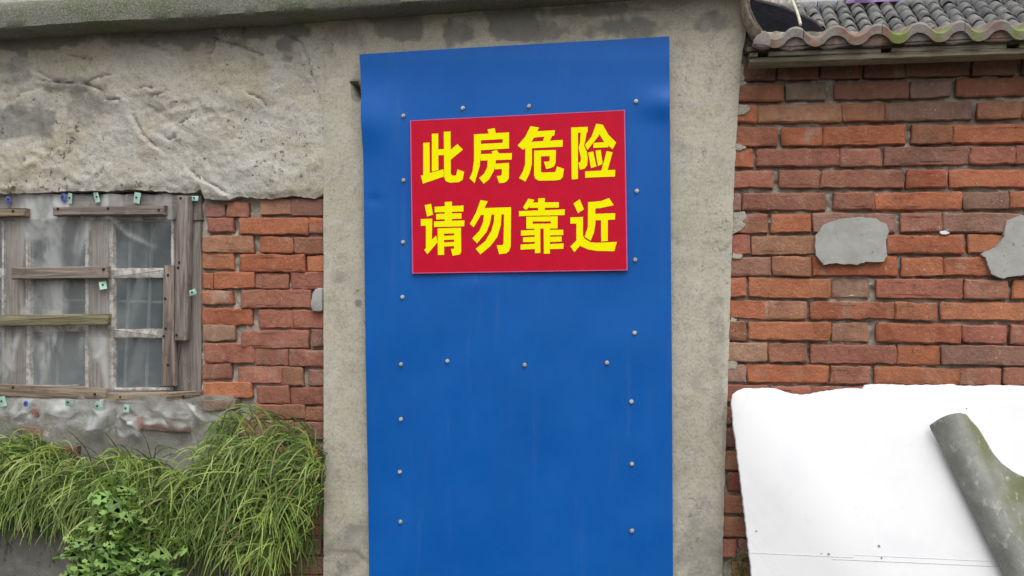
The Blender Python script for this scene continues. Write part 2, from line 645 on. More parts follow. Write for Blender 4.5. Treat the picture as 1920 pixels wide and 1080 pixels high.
# flakes and cracks of the rough upper plaster, traced from the photograph
FLAKES = [[(20, 190), (35, 172), (58, 170)], [(78, 152), (120, 155), (158, 158), (180, 145), (228, 134)], [(158, 158), (188, 168), (196, 186), (222, 186)],
          [(256, 167), (268, 162), (282, 165)], [(276, 198), (286, 180), (302, 176)], [(402, 72), (440, 82), (490, 102)], [(395, 100), (402, 88), (404, 74)],
          [(465, 176), (482, 182), (494, 196)], [(306, 258), (318, 263), (328, 256)], [(172, 352), (178, 332), (192, 315)], [(20, 360), (36, 335), (44, 300)],
          [(330, 238), (340, 228), (350, 222)], [(355, 320), (372, 335), (400, 348), (420, 362)], [(124, 100), (150, 108), (170, 112)], [(500, 352), (506, 338)],
          [(540, 66), (562, 78), (575, 110), (580, 140)], [(245, 215), (262, 250), (290, 275)], [(62, 130), (80, 140), (96, 150)], [(300, 92), (312, 96), (322, 105)]]
UP_BOT = [(-500, 372), (-60, 366), (0, 362), (60, 361), (130, 357), (200, 357), (235, 354), (290, 357), (340, 361), (362, 359), (372, 353), (380, 372), (425, 375), (440, 367), (500, 372), (545, 366), (585, 371), (600, 366), (606, 358), (612, 360)]

def up_depth(px, py, w):
    p = Vector((w.x * 4.2, 0, w.z * 4.2))
    q = p + Vector((fbm(p * 1.1), 0, fbm(p * 1.1 + Vector((5, 3, 1))))) * .55
    d = fbm(q * 1.0, 3) * .007 + fbm(q * 3.2, 3) * .0036 + fbm(p * 9, 4) * .0030
    rid = 1 - abs(noise.noise(q * 2.3 + Vector((9, 1, 4))))
    d += (rid ** 9) * .006 * smooth(-.2, .5, noise.noise(p * .5 + Vector((2, 2, 2))))
    for f in FLAKES:
        if abs(px - f[0][0]) > 130 or abs(py - f[0][1]) > 110:
            continue
        dd, sg = near_seg(px, py, f)
        d -= .012 * math.exp(-(dd / 2.2) ** 2)
        if sg > 0:
            d += .008 * math.exp(-(dd / 16) ** 2)
    e = poly(UP_BOT, px) - py
    d -= .006 * smooth(10, 0, e)
    d *= smooth(612, 596, px) * .85 + .15
    return -.007 - d

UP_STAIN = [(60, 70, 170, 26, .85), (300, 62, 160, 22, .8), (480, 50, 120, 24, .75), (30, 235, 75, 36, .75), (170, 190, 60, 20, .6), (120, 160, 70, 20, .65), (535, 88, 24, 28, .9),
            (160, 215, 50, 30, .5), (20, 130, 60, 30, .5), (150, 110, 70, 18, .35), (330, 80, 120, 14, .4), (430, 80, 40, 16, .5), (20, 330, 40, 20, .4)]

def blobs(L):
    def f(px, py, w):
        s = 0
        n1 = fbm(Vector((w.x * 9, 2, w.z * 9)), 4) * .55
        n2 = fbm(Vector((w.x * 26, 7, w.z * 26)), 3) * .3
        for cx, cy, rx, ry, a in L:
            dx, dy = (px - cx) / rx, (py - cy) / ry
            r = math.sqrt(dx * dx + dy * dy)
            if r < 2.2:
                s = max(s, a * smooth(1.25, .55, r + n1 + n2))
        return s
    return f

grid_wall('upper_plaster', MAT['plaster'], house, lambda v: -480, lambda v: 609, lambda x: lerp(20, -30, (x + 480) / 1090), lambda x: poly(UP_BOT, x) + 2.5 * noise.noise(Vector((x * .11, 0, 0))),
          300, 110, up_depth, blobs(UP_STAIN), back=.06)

# door surround: smooth render, with its pillar edges
R_EDGE = [(-60, 1400), (60, 1399), (90, 1392), (200, 1384), (330, 1377), (480, 1372), (720, 1365), (900, 1359), (1080, 1354), (1600, 1345)]
HOLE = [(664, 158), (668, 168), (671, 178)]

def pil_depth(px, py, w):
    p = Vector((w.x, 0, w.z))
    d = fbm(p * 3.5, 3) * .0035 + fbm(p * 14, 3) * .0012
    if 640 < px < 690 and 140 < py < 195:
        dd, _ = near_seg(px, py, HOLE)
        d -= .045 * math.exp(-((dd + 4.0 * noise.noise(p * 130)) / 5.0) ** 4)
    if px > 1300:
        e = poly(R_EDGE, py) - px
        d -= .006 * smooth(9, 0, e)
    dd, _ = near_seg(px, py, [(600, 1045), (640, 1038), (668, 1040), (690, 1060)])
    if dd < 20:
        d -= .004 * math.exp(-(dd / 3) ** 2)
    return -.012 - d

PIL_STAIN_SHADE = [(570, 62, 40, 34, .8), (770, 55, 60, 30, .9), (850, 62, 40, 26, .7), (950, 40, 55, 34, .95), (1030, 58, 50, 22, .7), (1180, 48, 90, 26, .8), (640, 70, 40, 36, .55), (735, 28, 80, 14, .8), (1100, 20, 160, 14, .7),
             (1340, 40, 50, 22, .6), (667, 167, 13, 22, 1.0), (640, 520, 28, 14, .45), (650, 1020, 60, 60, .55), (640, 880, 40, 70, .35), (1320, 1040, 60, 90, .5), (1345, 700, 20, 160, .45), (1290, 850, 40, 60, .3), (650, 1150, 90, 90, .7), (670, 568, 10, 10, .9)]  # stains, plus a blob over HOLE that colours in the shade of its recess
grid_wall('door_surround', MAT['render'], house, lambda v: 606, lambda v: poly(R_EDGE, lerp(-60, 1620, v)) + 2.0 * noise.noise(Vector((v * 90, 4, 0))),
          lambda x: lerp(-20, -55, (x - 600) / 800), lambda x: 1620, 190, 330, pil_depth, blobs(PIL_STAIN_SHADE), back=.10, zfloor=-.02)

# damp wall below the window
def low_depth(px, py, w):
    p = Vector((w.x * 5, 0, w.z * 5))
    d = fbm(p, 4) * .012 + fbm(p * 4, 3) * .005
    return -.008 - d
LOW_STAIN = [(80, 1040, 200, 50, 1.0), (300, 1060, 200, 60, .9), (150, 900, 220, 90, .8), (380, 860, 60, 80, .2), (-200, 950, 200, 120, .8)]
grid_wall('lower_plaster', MAT['lowwall'], house, lambda v: -480, lambda v: lerp(436, 452, min(1, v * 3)) + 4 * noise.noise(Vector((v * 60, 8, 0))), lambda x: 742 + 4 * noise.noise(Vector((x * .03, 1, 0))),
          lambda x: 1620, 150, 130, low_depth, blobs(LOW_STAIN), back=.06, zfloor=-.02)
# hidden wall to the left of the window
grid_wall('plaster_jamb', MAT['plaster'], house, lambda v: -480, lambda v: -172, lambda x: 368, lambda x: 744, 40, 40, up_depth, lambda a, b, c: .2, back=.06)

# ------------------------------------------------------------------ coping slab along the top
COP = [(-480, 84), (0, 55), (60, 52), (130, 47), (200, 42), (300, 38), (430, 30), (560, 21), (700, 12), (860, 0), (1050, -14), (1400, -40)]
YC = -.125
V, FC = [], []
NXC = 160
for i in range(NXC + 1):
    px = lerp(-480, 1404, i / NXC)
    pb = poly(COP, px) + 1.6 * noise.noise(Vector((px * .06, 3, 0))) + 1.0 * noise.noise(Vector((px * .2, 5, 0)))
    a = U(px, pb, YC)
    h = lerp(.092, .100, i / NXC)
    prof = [(YC + .135, a.z + .002), (YC + .012, a.z), (YC + .002, a.z + .007), (YC, a.z + .03), (YC - .002, a.z + .06), (YC + .002, a.z + h - .012), (YC + .012, a.z + h), (YC + .34, a.z + h + .02)]
    for y, z in prof:
        k = Vector((a.x * 9, y * 20, z * 9))
        V.append(Vector((a.x, y + .0025 * fbm(k, 3), z + .0018 * fbm(k + Vector((3, 3, 3)), 3))))
m_ = 8
for i in range(NXC):
    for k in range(m_ - 1):
        FC.append([i * m_ + k, i * m_ + k + 1, (i + 1) * m_ + k + 1, (i + 1) * m_ + k])
FC.append(list(range(m_ - 1, -1, -1)))
FC.append([NXC * m_ + k for k in range(m_)])
mk('coping', V, FC, MAT['coping'], house, sharp=50)

# ------------------------------------------------------------------ bricks
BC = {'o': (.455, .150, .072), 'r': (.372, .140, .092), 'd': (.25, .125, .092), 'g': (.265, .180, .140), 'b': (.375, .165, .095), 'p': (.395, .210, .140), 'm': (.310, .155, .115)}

def brick(parent, quad, Y, code, deep=0.0, rad=.006):
    """quad: 4 pixel corners tl, tr, br, bl"""
    yf = Y + deep + rnd(-.004, .004)
    sg = ((-1, -1), (1, -1), (1, 1), (-1, 1))
    quad = [(q[0] + rnd(-1.2, 1.2) + 1.0 * a, q[1] + rnd(-1.0, 1.0) + .9 * b) for q, (a, b) in zip(quad, sg)]
    pts = rough(pxo(quad, yf), .018, .0019, rad * .7)
    if random.random() < .22:                       # a knocked-off corner
        k0 = random.randrange(len(pts))
        cc = sum(pts, Vector((0, 0))) / len(pts)
        for dk, am in ((-2, .05), (-1, .09), (0, .11), (1, .07)):
            q = pts[(k0 + dk) % len(pts)]
            pts[(k0 + dk) % len(pts)] = q + (cc - q).normalized() * min(.006, am * (cc - q).length)
    n = len(pts)
    if sum(pts[i].x * pts[(i + 1) % n].y - pts[(i + 1) % n].x * pts[i].y for i in range(n)) < 0:
        pts.reverse()
    cx, cz = sum(p.x for p in pts) / n, sum(p.y for p in pts) / n
    hw, hh = max(abs(p.x - cx) for p in pts), max(abs(p.y - cz) for p in pts)
    tx, tz, so = rnd(-.03, .03), rnd(-.09, .09), rnd(0, 99)
    bv = rnd(.0022, .0048)
    V, FC = [], []
    for ins, dep in ((0, .06), (0, bv), (bv * 1.0, 0), (.011, -.0004)):
        sx_, sz_ = max(.2, 1 - ins / hw), max(.2, 1 - ins / hh)
        for p in pts:
            x, z = cx + (p.x - cx) * sx_, cz + (p.y - cz) * sz_
            e = 0 if dep > .05 else .0032 * fbm(Vector((x * 24, so, z * 32)), 3)
            V.append(Vector((x, yf + dep + tx * (x - cx) + tz * (z - cz) + e, z)))
    for r in range(3):
        for i in range(n):
            j = (i + 1) % n
            FC.append([r * n + i, r * n + j, (r + 1) * n + j, (r + 1) * n + i])
    FC.append([3 * n + i for i in range(n)])
    k = 1 + rnd(-.14, .14)
    c = BC[code]
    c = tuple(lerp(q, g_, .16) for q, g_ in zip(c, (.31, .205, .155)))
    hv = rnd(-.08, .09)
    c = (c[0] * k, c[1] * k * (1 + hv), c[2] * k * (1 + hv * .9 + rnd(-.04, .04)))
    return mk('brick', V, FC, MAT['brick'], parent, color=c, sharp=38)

def mortar_grid(name, parent, px0, px1, py0, py1, Y, nx, ny, amp=.006):
    V, FC = [], []
    for j in range(ny + 1):
        for i in range(nx + 1):
            w = U(lerp(px0, px1, i / nx), lerp(py0, py1, j / ny), Y)
            w.z = max(w.z, -.02)
            p = Vector((w.x * 30, 0, w.z * 38))
            V.append(Vector((w.x, Y - amp * 1.5 * fbm(p, 4) - .5 * amp * fbm(p * 3, 2), w.z)))
    W = nx + 1
    for j in range(ny):
        for i in range(nx):
            FC.append([j * W + i, (j + 1) * W + i, (j + 1) * W + i + 1, j * W + i + 1])
    o = len(V)                                    # closed back
    for c in (0, ny * W, ny * W + nx, nx):
        V.append(Vector((V[c].x, Y + .09, V[c].z)))
    FC += [[o + 3, o + 2, o + 1, o]]
    FC += [[i for i in range(W)] + [o + 3, o]]
    FC += [[ny * W + i for i in range(nx, -1, -1)] + [o + 1, o + 2]]
    FC += [[j * W for j in range(ny, -1, -1)] + [o, o + 1]]
    FC += [[j * W + nx for j in range(ny + 1)] + [o + 2, o + 3]]
    return mk(name, V, FC, MAT['mortar'], parent, sharp=60)

random.seed(21)
# left patch of bare brick beside the window (u, v read at x = 360 + .4816 u, y = 340 + .4816 v)
YL = .012
lp = mortar_grid('brick_panel', house, 376, 609, 352, 1640, YL + .019, 60, 240)
LB = [
 (84, 138, [(50, 125, 'm', 6), (137, 215, 'r', -2), (265, 382, 'b', -14, -8), (385, 520, 'm', -16, -6)]),
 (142, 203, [(60, 155, 'r', 0, -8), (182, 450, 'o', -2, 2), (457, 520, 'o', -2, -3)]),
 (212, 275, [(42, 232, 'b'), (262, 390, 'o', 4), (397, 520, 'r', 6, 7)]),
 (281, 347, [(42, 160, 'o', 0, -5), (182, 437, 'o', 2, 3), (450, 520, 'o', 8, 0)]),
 (355, 416, [(38, 80, 'o'), (83, 238, 'o'), (248, 372, 'r', 5, 0), (388, 520, 'r', 0, 2)]),
 (425, 488, [(38, 155, 'o', 4, -8), (192, 458, 'r', 0, 2)]),
 (498, 560, [(42, 232, 'o', -2, -2), (260, 390, 'r', 0, 8), (395, 520, 'r', 5, 14)]),
 (565, 630, [(42, 160, 'p', -4, -8), (195, 450, 'r', 17, 18), (465, 520, 'm', 14, 12)]),
 (632, 705, [(48, 238, 'r', 0, 2), (245, 372, 'r', 22, 8), (380, 520, 'r', 24, 16)]),
 (710, 770, [(40, 150, 'r', 2, 0), (178, 348, 'r', 14, 16), (350, 430, 'b', 16, 24), (452, 520, 'm', 26, 26)]),
 (785, 845, [(42, 228, 'o', 0, 2), (250, 375, 'r', 12, 18), (382, 520, 'r', 20, 25)]),
 (865, 918, [(250, 435, 'b', 6, 6), (440, 520, 'b', 12, 14)]),
 (935, 1000, [(160, 390, 'm'), (400, 520, 'd', 4, 6)]),
]
for v0, v1, row in LB:
    for e in row:
        u0, u1, code = e[:3]
        d0 = e[3] if len(e) > 3 else 0
        d1 = e[4] if len(e) > 4 else 0
        f = lambda u, v: (360 + .4816 * u, 340 + .4816 * v)
        sk = rnd(-3, 3)
        brick(lp, [f(u0, v0 + d0), f(u1, v0 + d0 + sk), f(u1, v1 + d1 + sk), f(u0, v1 + d1)], YL, code)
y = 838
row = 0
while y < 1180:
    xs = 434 if row % 2 else 412
    while xs < 600:
        wd = rnd(58, 120)
        brick(lp, [(xs, y), (min(xs + wd, 610), y), (min(xs + wd, 610), y + 29), (xs, y + 29)], YL, random.choice('rrdbm'))
        xs += wd + 6
    y += 34.5
    row += 1
# grey mortar lump in the panel
pts = rough(pxo([(585, 548), (592, 541), (604, 540), (604, 584), (584, 584), (581, 570)], -.004), .012, .001, .005)
V, FC = slab_geo(pts, .03, .004, None, (0, 0), -.002)
mk('mortar_lump', V, FC, MAT['patch'], house, sharp=40)
# broken brick ends showing through the damp plaster
for q, c in (([(38, 800), (80, 802), (78, 824), (40, 822)], 'g'), ([(24, 842), (146, 838), (144, 856), (28, 858)], 'd'), ([(268, 786), (352, 792), (354, 811), (270, 806)], 'g'),
             ([(248, 782), (268, 780), (266, 806), (252, 804)], 'r'), ([(378, 752), (440, 750), (438, 768), (380, 772)], 'g'), ([(58, 764), (72, 766), (70, 782), (60, 780)], 'r')):
    brick(house, q, -.016, c, 0, .004)

# ------------------------------------------------------------------ right: brick outbuilding
random.seed(33)
YR = .004
shed = empty('brick_outbuilding', U(1650, 900, YR).to_2d().to_3d(), 'red brick outbuilding with clay tile eaves right of the blue sheet', 'building')
rw = mortar_grid('brick_wall', shed, 1340, 2330, 60, 1640, YR + .021, 190, 300, .009)
A = (1340, 0, .389, .389)
B = (1340, 380, .352, .352)
RB = [
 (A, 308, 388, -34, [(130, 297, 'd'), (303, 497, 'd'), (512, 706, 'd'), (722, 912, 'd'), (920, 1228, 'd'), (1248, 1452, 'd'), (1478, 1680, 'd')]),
 (A, 410, 491, -34, [(80, 330, 'b'), (345, 532, 'g'), (580, 936, 'm'), (945, 1143, 'g'), (1172, 1560, 'b'), (1570, 1760, 'r')]),
 (A, 508, 592, -22, [(80, 202, 'o'), (212, 615, 'b'), (620, 818, 'b'), (824, 1238, 'm'), (1270, 1478, 'b'), (1486, 1700, 'r')]),
 (A, 619, 706, -22, [(80, 300, 'r'), (325, 518, 'o'), (525, 921, 'o'), (950, 1146, 'b'), (1150, 1570, 'o'), (1580, 1800, 'b')]),
 (A, 724, 808, -20, [(80, 187, 'o'), (204, 606, 'r'), (610, 808, 'r'), (818, 1227, 'm'), (1235, 1450, 'r'), (1456, 1680, 'r')]),
 (A, 827, 909, -10, [(80, 280, 'r'), (310, 503, 'r'), (508, 910, 'r'), (926, 1122, 'o'), (1130, 1560, 'o'), (1570, 1790, 'r')]),
 (A, 934, 1014, -10, [(80, 123, 'm'), (135, 530, 'r'), (575, 769, 'r'), (775, 1190, 'o'), (1200, 1416, 'm'), (1425, 1650, 'o')]),
 (B, 63, 160, -6, [(90, 280, 'r'), (304, 510, 'o'), (525, 963, 'm'), (995, 1212, 'r'), (1220, 1640, 'm'), (1660, 1900, 'r')]),
 (B, 178, 275, -6, [(80, 187, 'r'), (202, 548, 'b'), (600, 880, 'r'), (913, 1333, 'o'), (1352, 1600, 'o'), (1610, 1960, 'r')]),
 (B, 289, 388, 4, [(80, 300, 'p'), (311, 516, 'b'), (521, 972, 'o'), (1000, 1216, 'o'), (1224, 1500, 'o'), (1520, 1900, 'r')]),
 (B, 402, 500, 12, [(70, 166, 'o'), (184, 613, 'o'), (622, 820, 'p', .009), (866, 1323, 'r'), (1334, 1563, 'r'), (1590, 1960, 'o')]),
 (B, 523, 615, 14, [(70, 286, 'o'), (290, 491, 'b'), (511, 956, 'o'), (967, 1186, 'o'), (1208, 1680, 'o'), (1695, 1900, 'r')]),
 (B, 632, 728, 22, [(60, 166, 'b'), (181, 616, 'o'), (624, 816, 'p', .009), (866, 1313, 'o'), (1318, 1553, 'r'), (1580, 1980, 'r')]),
 (B, 747, 845, 20, [(60, 281, 'p'), (288, 493, 'b'), (514, 967, 'r'), (977, 1201, 'o'), (1211, 1680, 'm'), (1690, 1900, 'r')]),
 (B, 866, 958, 16, [(60, 167, 'm'), (172, 606, 'o'), (612, 829, 'r'), (853, 1306, 'o'), (1311, 1521, 'r'), (1546, 1960, 'r')]),
 (B, 972, 1062, 20, [(50, 285, 'r'), (295, 508, 'r'), (514, 960, 'r'), (970, 1200, 'o'), (1210, 1660, 'r')]),
]
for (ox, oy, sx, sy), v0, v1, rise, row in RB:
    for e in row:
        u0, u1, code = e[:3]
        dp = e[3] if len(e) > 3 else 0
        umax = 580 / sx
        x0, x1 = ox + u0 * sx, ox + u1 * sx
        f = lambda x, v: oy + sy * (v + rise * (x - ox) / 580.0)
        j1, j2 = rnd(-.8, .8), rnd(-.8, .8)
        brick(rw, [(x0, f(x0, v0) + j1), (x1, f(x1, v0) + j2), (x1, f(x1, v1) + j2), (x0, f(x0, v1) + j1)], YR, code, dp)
row = 0
y = 380 + .352 * 1086
while y < 1240:
    xs = rnd(1300, 1330) + (50 if row % 2 else 0)
    while xs < 1560:
        wd = 150 if (random.random() < .6) else 72
        y2 = y + .03 * (xs - 1340)
        brick(rw, [(xs, y2), (xs + wd, y2 + .03 * wd), (xs + wd, y2 + .03 * wd + 34), (xs, y2 + 34)], YR, random.choice('rrmdb'))
        xs += wd + 6
    y += 41.5
    row += 1

# the same courses carried on to the far end of the wall
random.seed(34)
for (ox, oy, sx, sy), v0, v1, rise, row in RB:
    x = ox + row[-1][1] * sx + 5
    f = lambda x, v: oy + sy * (v + rise * (x - ox) / 580.0)
    while x < 2325:
        x1 = min(2332, x + random.choice((150, 74, 150)))
        brick(rw, [(x, f(x, v0)), (x1, f(x1, v0)), (x1, f(x1, v1)), (x, f(x, v1))], YR, random.choice('oorrbm'))
        x = x1 + 5
y = 380 + .352 * 1086
for row in range(6):
    x = 2180 - 75 * (row % 2)
    while x < 2325:
        x1 = min(2332, x + 150)
        y2 = y + .03 * (x - 1340)
        brick(rw, [(x, y2), (x1, y2 + 4), (x1, y2 + 38), (x, y2 + 34)], YR, random.choice('oorrbm'))
        x = x1 + 6
    y += 41.5
# cement patches smeared over the bricks
def patch(name, pts, Y, parent, rad=.004, jit=.0020, mat='patch', thick=.03, seg=.010):
    p = rough(pxo(pts, Y), seg, jit, rad)
    V, FC = slab_geo(p, thick, .0006, None, (0, 0), Y)
    return mk(name, V, FC, MAT[mat], parent, sharp=40, flat0=True)
patch('cement_patch', [(1530, 440), (1546, 420), (1570, 412), (1600, 407), (1640, 409), (1662, 420), (1667, 436), (1660, 450), (1664, 478), (1658, 490), (1620, 492), (1608, 496), (1560, 494), (1545, 498), (1530, 478), (1528, 462)], -.010, shed)
patch('cement_patch', [(1890, 412), (1925, 402), (1990, 404), (2060, 430), (2055, 500), (1985, 520), (1925, 514), (1878, 522), (1858, 512), (1850, 486), (1838, 477), (1868, 464), (1884, 440)], -.010, shed)
# mortar smears at the pillar edge
for q in ([(1384, 196), (1404, 197), (1406, 206), (1396, 214), (1382, 216)], [(1376, 268), (1400, 274), (1398, 280), (1378, 282)], [(1374, 398), (1396, 396), (1404, 408), (1392, 414), (1398, 424), (1374, 440)],
          [(1374, 474), (1392, 478), (1390, 484), (1372, 486)], [(1366, 676), (1384, 680), (1380, 692), (1364, 692)], [(1370, 596), (1382, 597), (1380, 604), (1368, 604)], [(1386, 150), (1400, 152), (1398, 162), (1386, 160)],
          [(1384, 112), (1392, 116), (1396, 150), (1384, 156)]):
    patch('mortar_smear', q, .001, shed, .004, .0022, 'mortar')
patch('mortar_chip', [(1762, 434), (1772, 432), (1782, 437), (1774, 440), (1764, 439)], -.006, shed, .002, .0004, 'foam', .008, .006)

# hidden structure of the two buildings: side and inner walls, so nothing is paper thin
def wall_box(name, parent, x0, x1, y0, y1, z0, z1, mat):
    V, FC = boxg(x0, x1, y0, y1, z0, z1)
    return mk(name, V, FC, mat, parent, sharp=None)
xL, xM, xP = U(-470, 500, 0).x, U(377, 500, 0).x, U(608, 500, 0).x
wall_box('inner_wall', house, xP, U(1340, 500, 0).x, .11, .24, 0, 2.40, MAT['room'])
wall_box('inner_wall', house, xM + .02, xP - .004, .105, .24, 0, 2.40, MAT['room'])
wall_box('inner_wall', house, xL, xM + .016, .065, .24, 0, U(200, 742, 0).z - .004, MAT['room'])
wall_box('inner_wall', house, xL, xM + .016, .065, .24, U(200, 364, 0).z + .015, 2.40, MAT['room'])
wall_box('room_back_wall', house, xL, xP, 2.2, 2.3, 0, 2.4, MAT['room'])
wall_box('room_side_wall', house, xL - .11, xL - .004, .01, 2.3, 0, 2.4, MAT['room'])
wall_box('room_side_wall', house, xP - .1, xP - .006, .245, 2.195, 0, 2.4, MAT['room'])
wall_box('room_ceiling', house, xL - .1, U(1340, 500, 0).x, -.0, 2.32, 2.405, 2.47, MAT['room'])

# ------------------------------------------------------------------ window
YW = .022
win_parts = []
def wbar(q, Y, t, name, parent, mat, color=None, vertical=False, jit=.0012, bev=.0025):
    o = pxo(q, Y)
    p = rough(o, .035, jit, .002)
    V, FC = slab_geo(p, t, bev, None, (rnd(-.02, .02), 0), Y)
    ax = (Vector(o[1]) - Vector(o[0])) if not vertical else (Vector(o[3]) - Vector(o[0]))
    ax.normalize()
    nv = Vector((-ax.y, ax.x))
    G = [(v.x * ax.x + v.z * ax.y, v.x * nv.x + v.z * nv.y, v.y) for v in V]
    return mk(name, V, FC, mat, parent, color=color, sharp=40, attr={'grain': G})

WOODG = (.225, .195, .175)
WOODB = (.26, .205, .155)
WOODM = (.215, .20, .125)
def rect(x0, x1, y0, y1):
    return [(x0, y0), (x1, y0), (x1, y1), (x0, y1)]
random.seed(5)
window = wbar([(-175, 370), (376, 366), (376, 412), (-175, 412)], YW, .07, 'window', house, MAT['wood'], WOODG)
wbar(rect(326, 377, 414, 733), YW, .07, 'frame_jamb', window, MAT['wood'], WOODG, True)
wbar([(356, 366), (377, 366), (377, 413), (356, 413)], YW - .006, .02, 'frame_jamb', window, MAT['wood'], WOODG, True)
wbar(rect(-175, -152, 414, 733), YW, .07, 'frame_jamb', window, MAT['wood'], WOODG, True)
wbar(rect(-175, 377, 735, 760), YW - .004, .07, 'frame_sill', window, MAT['wood'], WOODG)
wbar(rect(10, 46, 413, 734), YW + .004, .06, 'frame_post', window, MAT['wood'], (.27, .23, .20), True)
wbar(rect(166, 202, 413, 734), YW + .004, .06, 'frame_post', window, MAT['wood'], (.27, .235, .21), True)
YS = YW + .018
def casement(x0, x1, ys):
    """painted sash with glazing bars between two posts"""
    for a, b in ((x0, x0 + 9), (x1 - 7, x1)):
        wbar(rect(a, b, 413, 733), YS - .008, .03, 'sash_stile', window, MAT['paintwood'], None, True)
    for y0, y1 in ys:
        wbar(rect(x0 + 8, x1 - 6, y0, y1), YS - .005, .028, 'glazing_bar', window, MAT['paintwood'])
    edges = [413] + [y for p in ys for y in p] + [733]
    for k in range(0, len(edges), 2):
        y0, y1 = edges[k], edges[k + 1]
        V, FC = slab_geo(pxo(rect(x0 + 6, x1 - 5, y0 - 2, y1 + 2), YS + .010), .003, 0, None, (0, rnd(-.01, .01)), YS + .010)
        mk('pane', V, FC, MAT['glass'], window, sharp=None)
casement(203, 327, [(413, 414.5), (503, 521), (617, 634), (727, 733)])
casement(46.5, 166, [(413, 414.5), (500, 522), (592, 622), (722, 733)])
casement(-151, 9.5, [(413, 414.5), (503, 521), (592, 622), (722, 733)])
for xb in (-100, -60, -20, 92, 121, 247, 287):
    a, b = U(xb, 395, .064), U(xb, 760, .064)
    b.x = a.x
    V, FC = cyl(b, a - b, .0058, .0058, (a - b).length, 8)
    mk('security_bar', V, FC, MAT['bar'], window)
for yb in (566,):
    a, b = U(-150, yb, .075), U(330, yb, .075)
    b.z = a.z = U(270, yb, .075).z
    V, FC = cyl(a, b - a, .005, .005, (b - a).length, 8)
    mk('security_bar', V, FC, MAT['bar'], window)
# pale swath of plastic hanging behind the left sash
V, FC = [], []
for j in range(21):
    for i in range(13):
        w = U(lerp(66, 122, i / 12), lerp(408, 740, j / 20), .20)
        V.append(Vector((w.x, .20 + .012 * math.sin(i * 1.9 + .1 * j), w.z)))
for j in range(20):
    for i in range(12):
        FC.append([j * 13 + i, (j + 1) * 13 + i, (j + 1) * 13 + i + 1, j * 13 + i + 1])
mk('plastic_swath', V, FC, m_flat('faded_plastic', (.40, .42, .42), .9, .1, .2, 12), window, sharp=60)

# ------------------------------------------------------------------ plastic film over the window
random.seed(12)
YF = YW - .010
NXF, NYF = 120, 110
V, FC, MI = [], [], []
for j in range(NYF + 1):
    for i in range(NXF + 1):
        u, v = i / NXF, j / NYF
        px = lerp(-178, 372, u) + 3 * noise.noise(Vector((v * 9, 2, 0))) * (1 if i in (0, NXF) else 0)
        lowb = 776 + 16 * noise.noise(Vector((px * .018, 4, 0))) + 10 * noise.noise(Vector((px * .06, 9, 0)))
        py = lerp(364 + 3 * noise.noise(Vector((px * .05, 0, 0))), lowb, v)
        w = U(px, py, YF)
        p = Vector((w.x * 7, 0, w.z * 4))
        q = p + Vector((fbm(p), 0, fbm(p + Vector((4, 4, 4))))) * .6
        d = fbm(q * 1.6, 3) * .0035 + (1 - abs(noise.noise(q * 1.3))) ** 8 * .005
        lo = smooth(744, 770, py)
        d += smooth(738, 752, py) * .030 + lo * (.008 + .012 * fbm(q * 3, 2))
        dd, _ = near_seg(px, py, [(206, 406), (240, 440), (300, 470), (335, 492)])
        fold = math.exp(-(dd / 5) ** 2)
        d += .005 * fold
        V.append(Vector((w.x, YF - d, w.z)))
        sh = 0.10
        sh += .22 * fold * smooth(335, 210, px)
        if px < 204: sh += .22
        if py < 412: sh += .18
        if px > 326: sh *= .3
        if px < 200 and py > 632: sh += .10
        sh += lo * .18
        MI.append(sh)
W = NXF + 1
for j in range(NYF):
    for i in range(NXF):
        FC.append([j * W + i, (j + 1) * W + i, (j + 1) * W + i + 1, j * W + i + 1])
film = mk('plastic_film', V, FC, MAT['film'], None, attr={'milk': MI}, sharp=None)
film.data.polygons.foreach_set('use_smooth', [True] * len(film.data.polygons))
tag(film, 'milky torn plastic film tacked over the old wooden window', 'plastic film')

def crumple(px0, px1, py0, py1, seedv, amp):
    V, FC, MI = [], [], []
    n, m = 26, 16
    for j in range(m + 1):
        for i in range(n + 1):
            u, v = i / n, j / m
            px = lerp(px0, px1, u)
            py = lerp(py0, py1, v) + 14 * (u - .2) * (1 if px0 > 240 else .2) + 5 * noise.noise(Vector((u * 4, v * 2, seedv)))
            w = U(px, py, -.03)
            p = Vector((u * 5, v * 2.2, seedv))
            e = math.sin(math.pi * u) ** .5 * (1 - .3 * v)
            V.append(Vector((w.x, -.034 - amp * e * (.4 + .8 * fbm(p * .8, 2)), w.z + .010 * fbm(p * .9 + Vector((3, 3, 3)), 2))))
            MI.append(max(0, (.42 + .45 * noise.noise(p * 1.1)) * min(1, 4 * u, 4 * (1 - u)) * min(1, 5 * v, 5 * (1 - v))))
    for j in range(m):
        for i in range(n):
            a = j * (n + 1) + i
            FC.append([a, a + n + 1, a + n + 2, a + 1])
    o = mk('film_fold', V, FC, MAT['film'], film, attr={'milk': MI}, sharp=None)
    o.data.polygons.foreach_set('use_smooth', [True] * len(o.data.polygons))
crumple(92, 215, 760, 806, 1.3, .030)
crumple(250, 372, 758, 798, 5.1, .030)
crumple(10, 80, 762, 796, 9.2, .03)
crumple(205, 268, 772, 816, 14.2, .03)
crumple(330, 420, 752, 786, 21.7, .03)

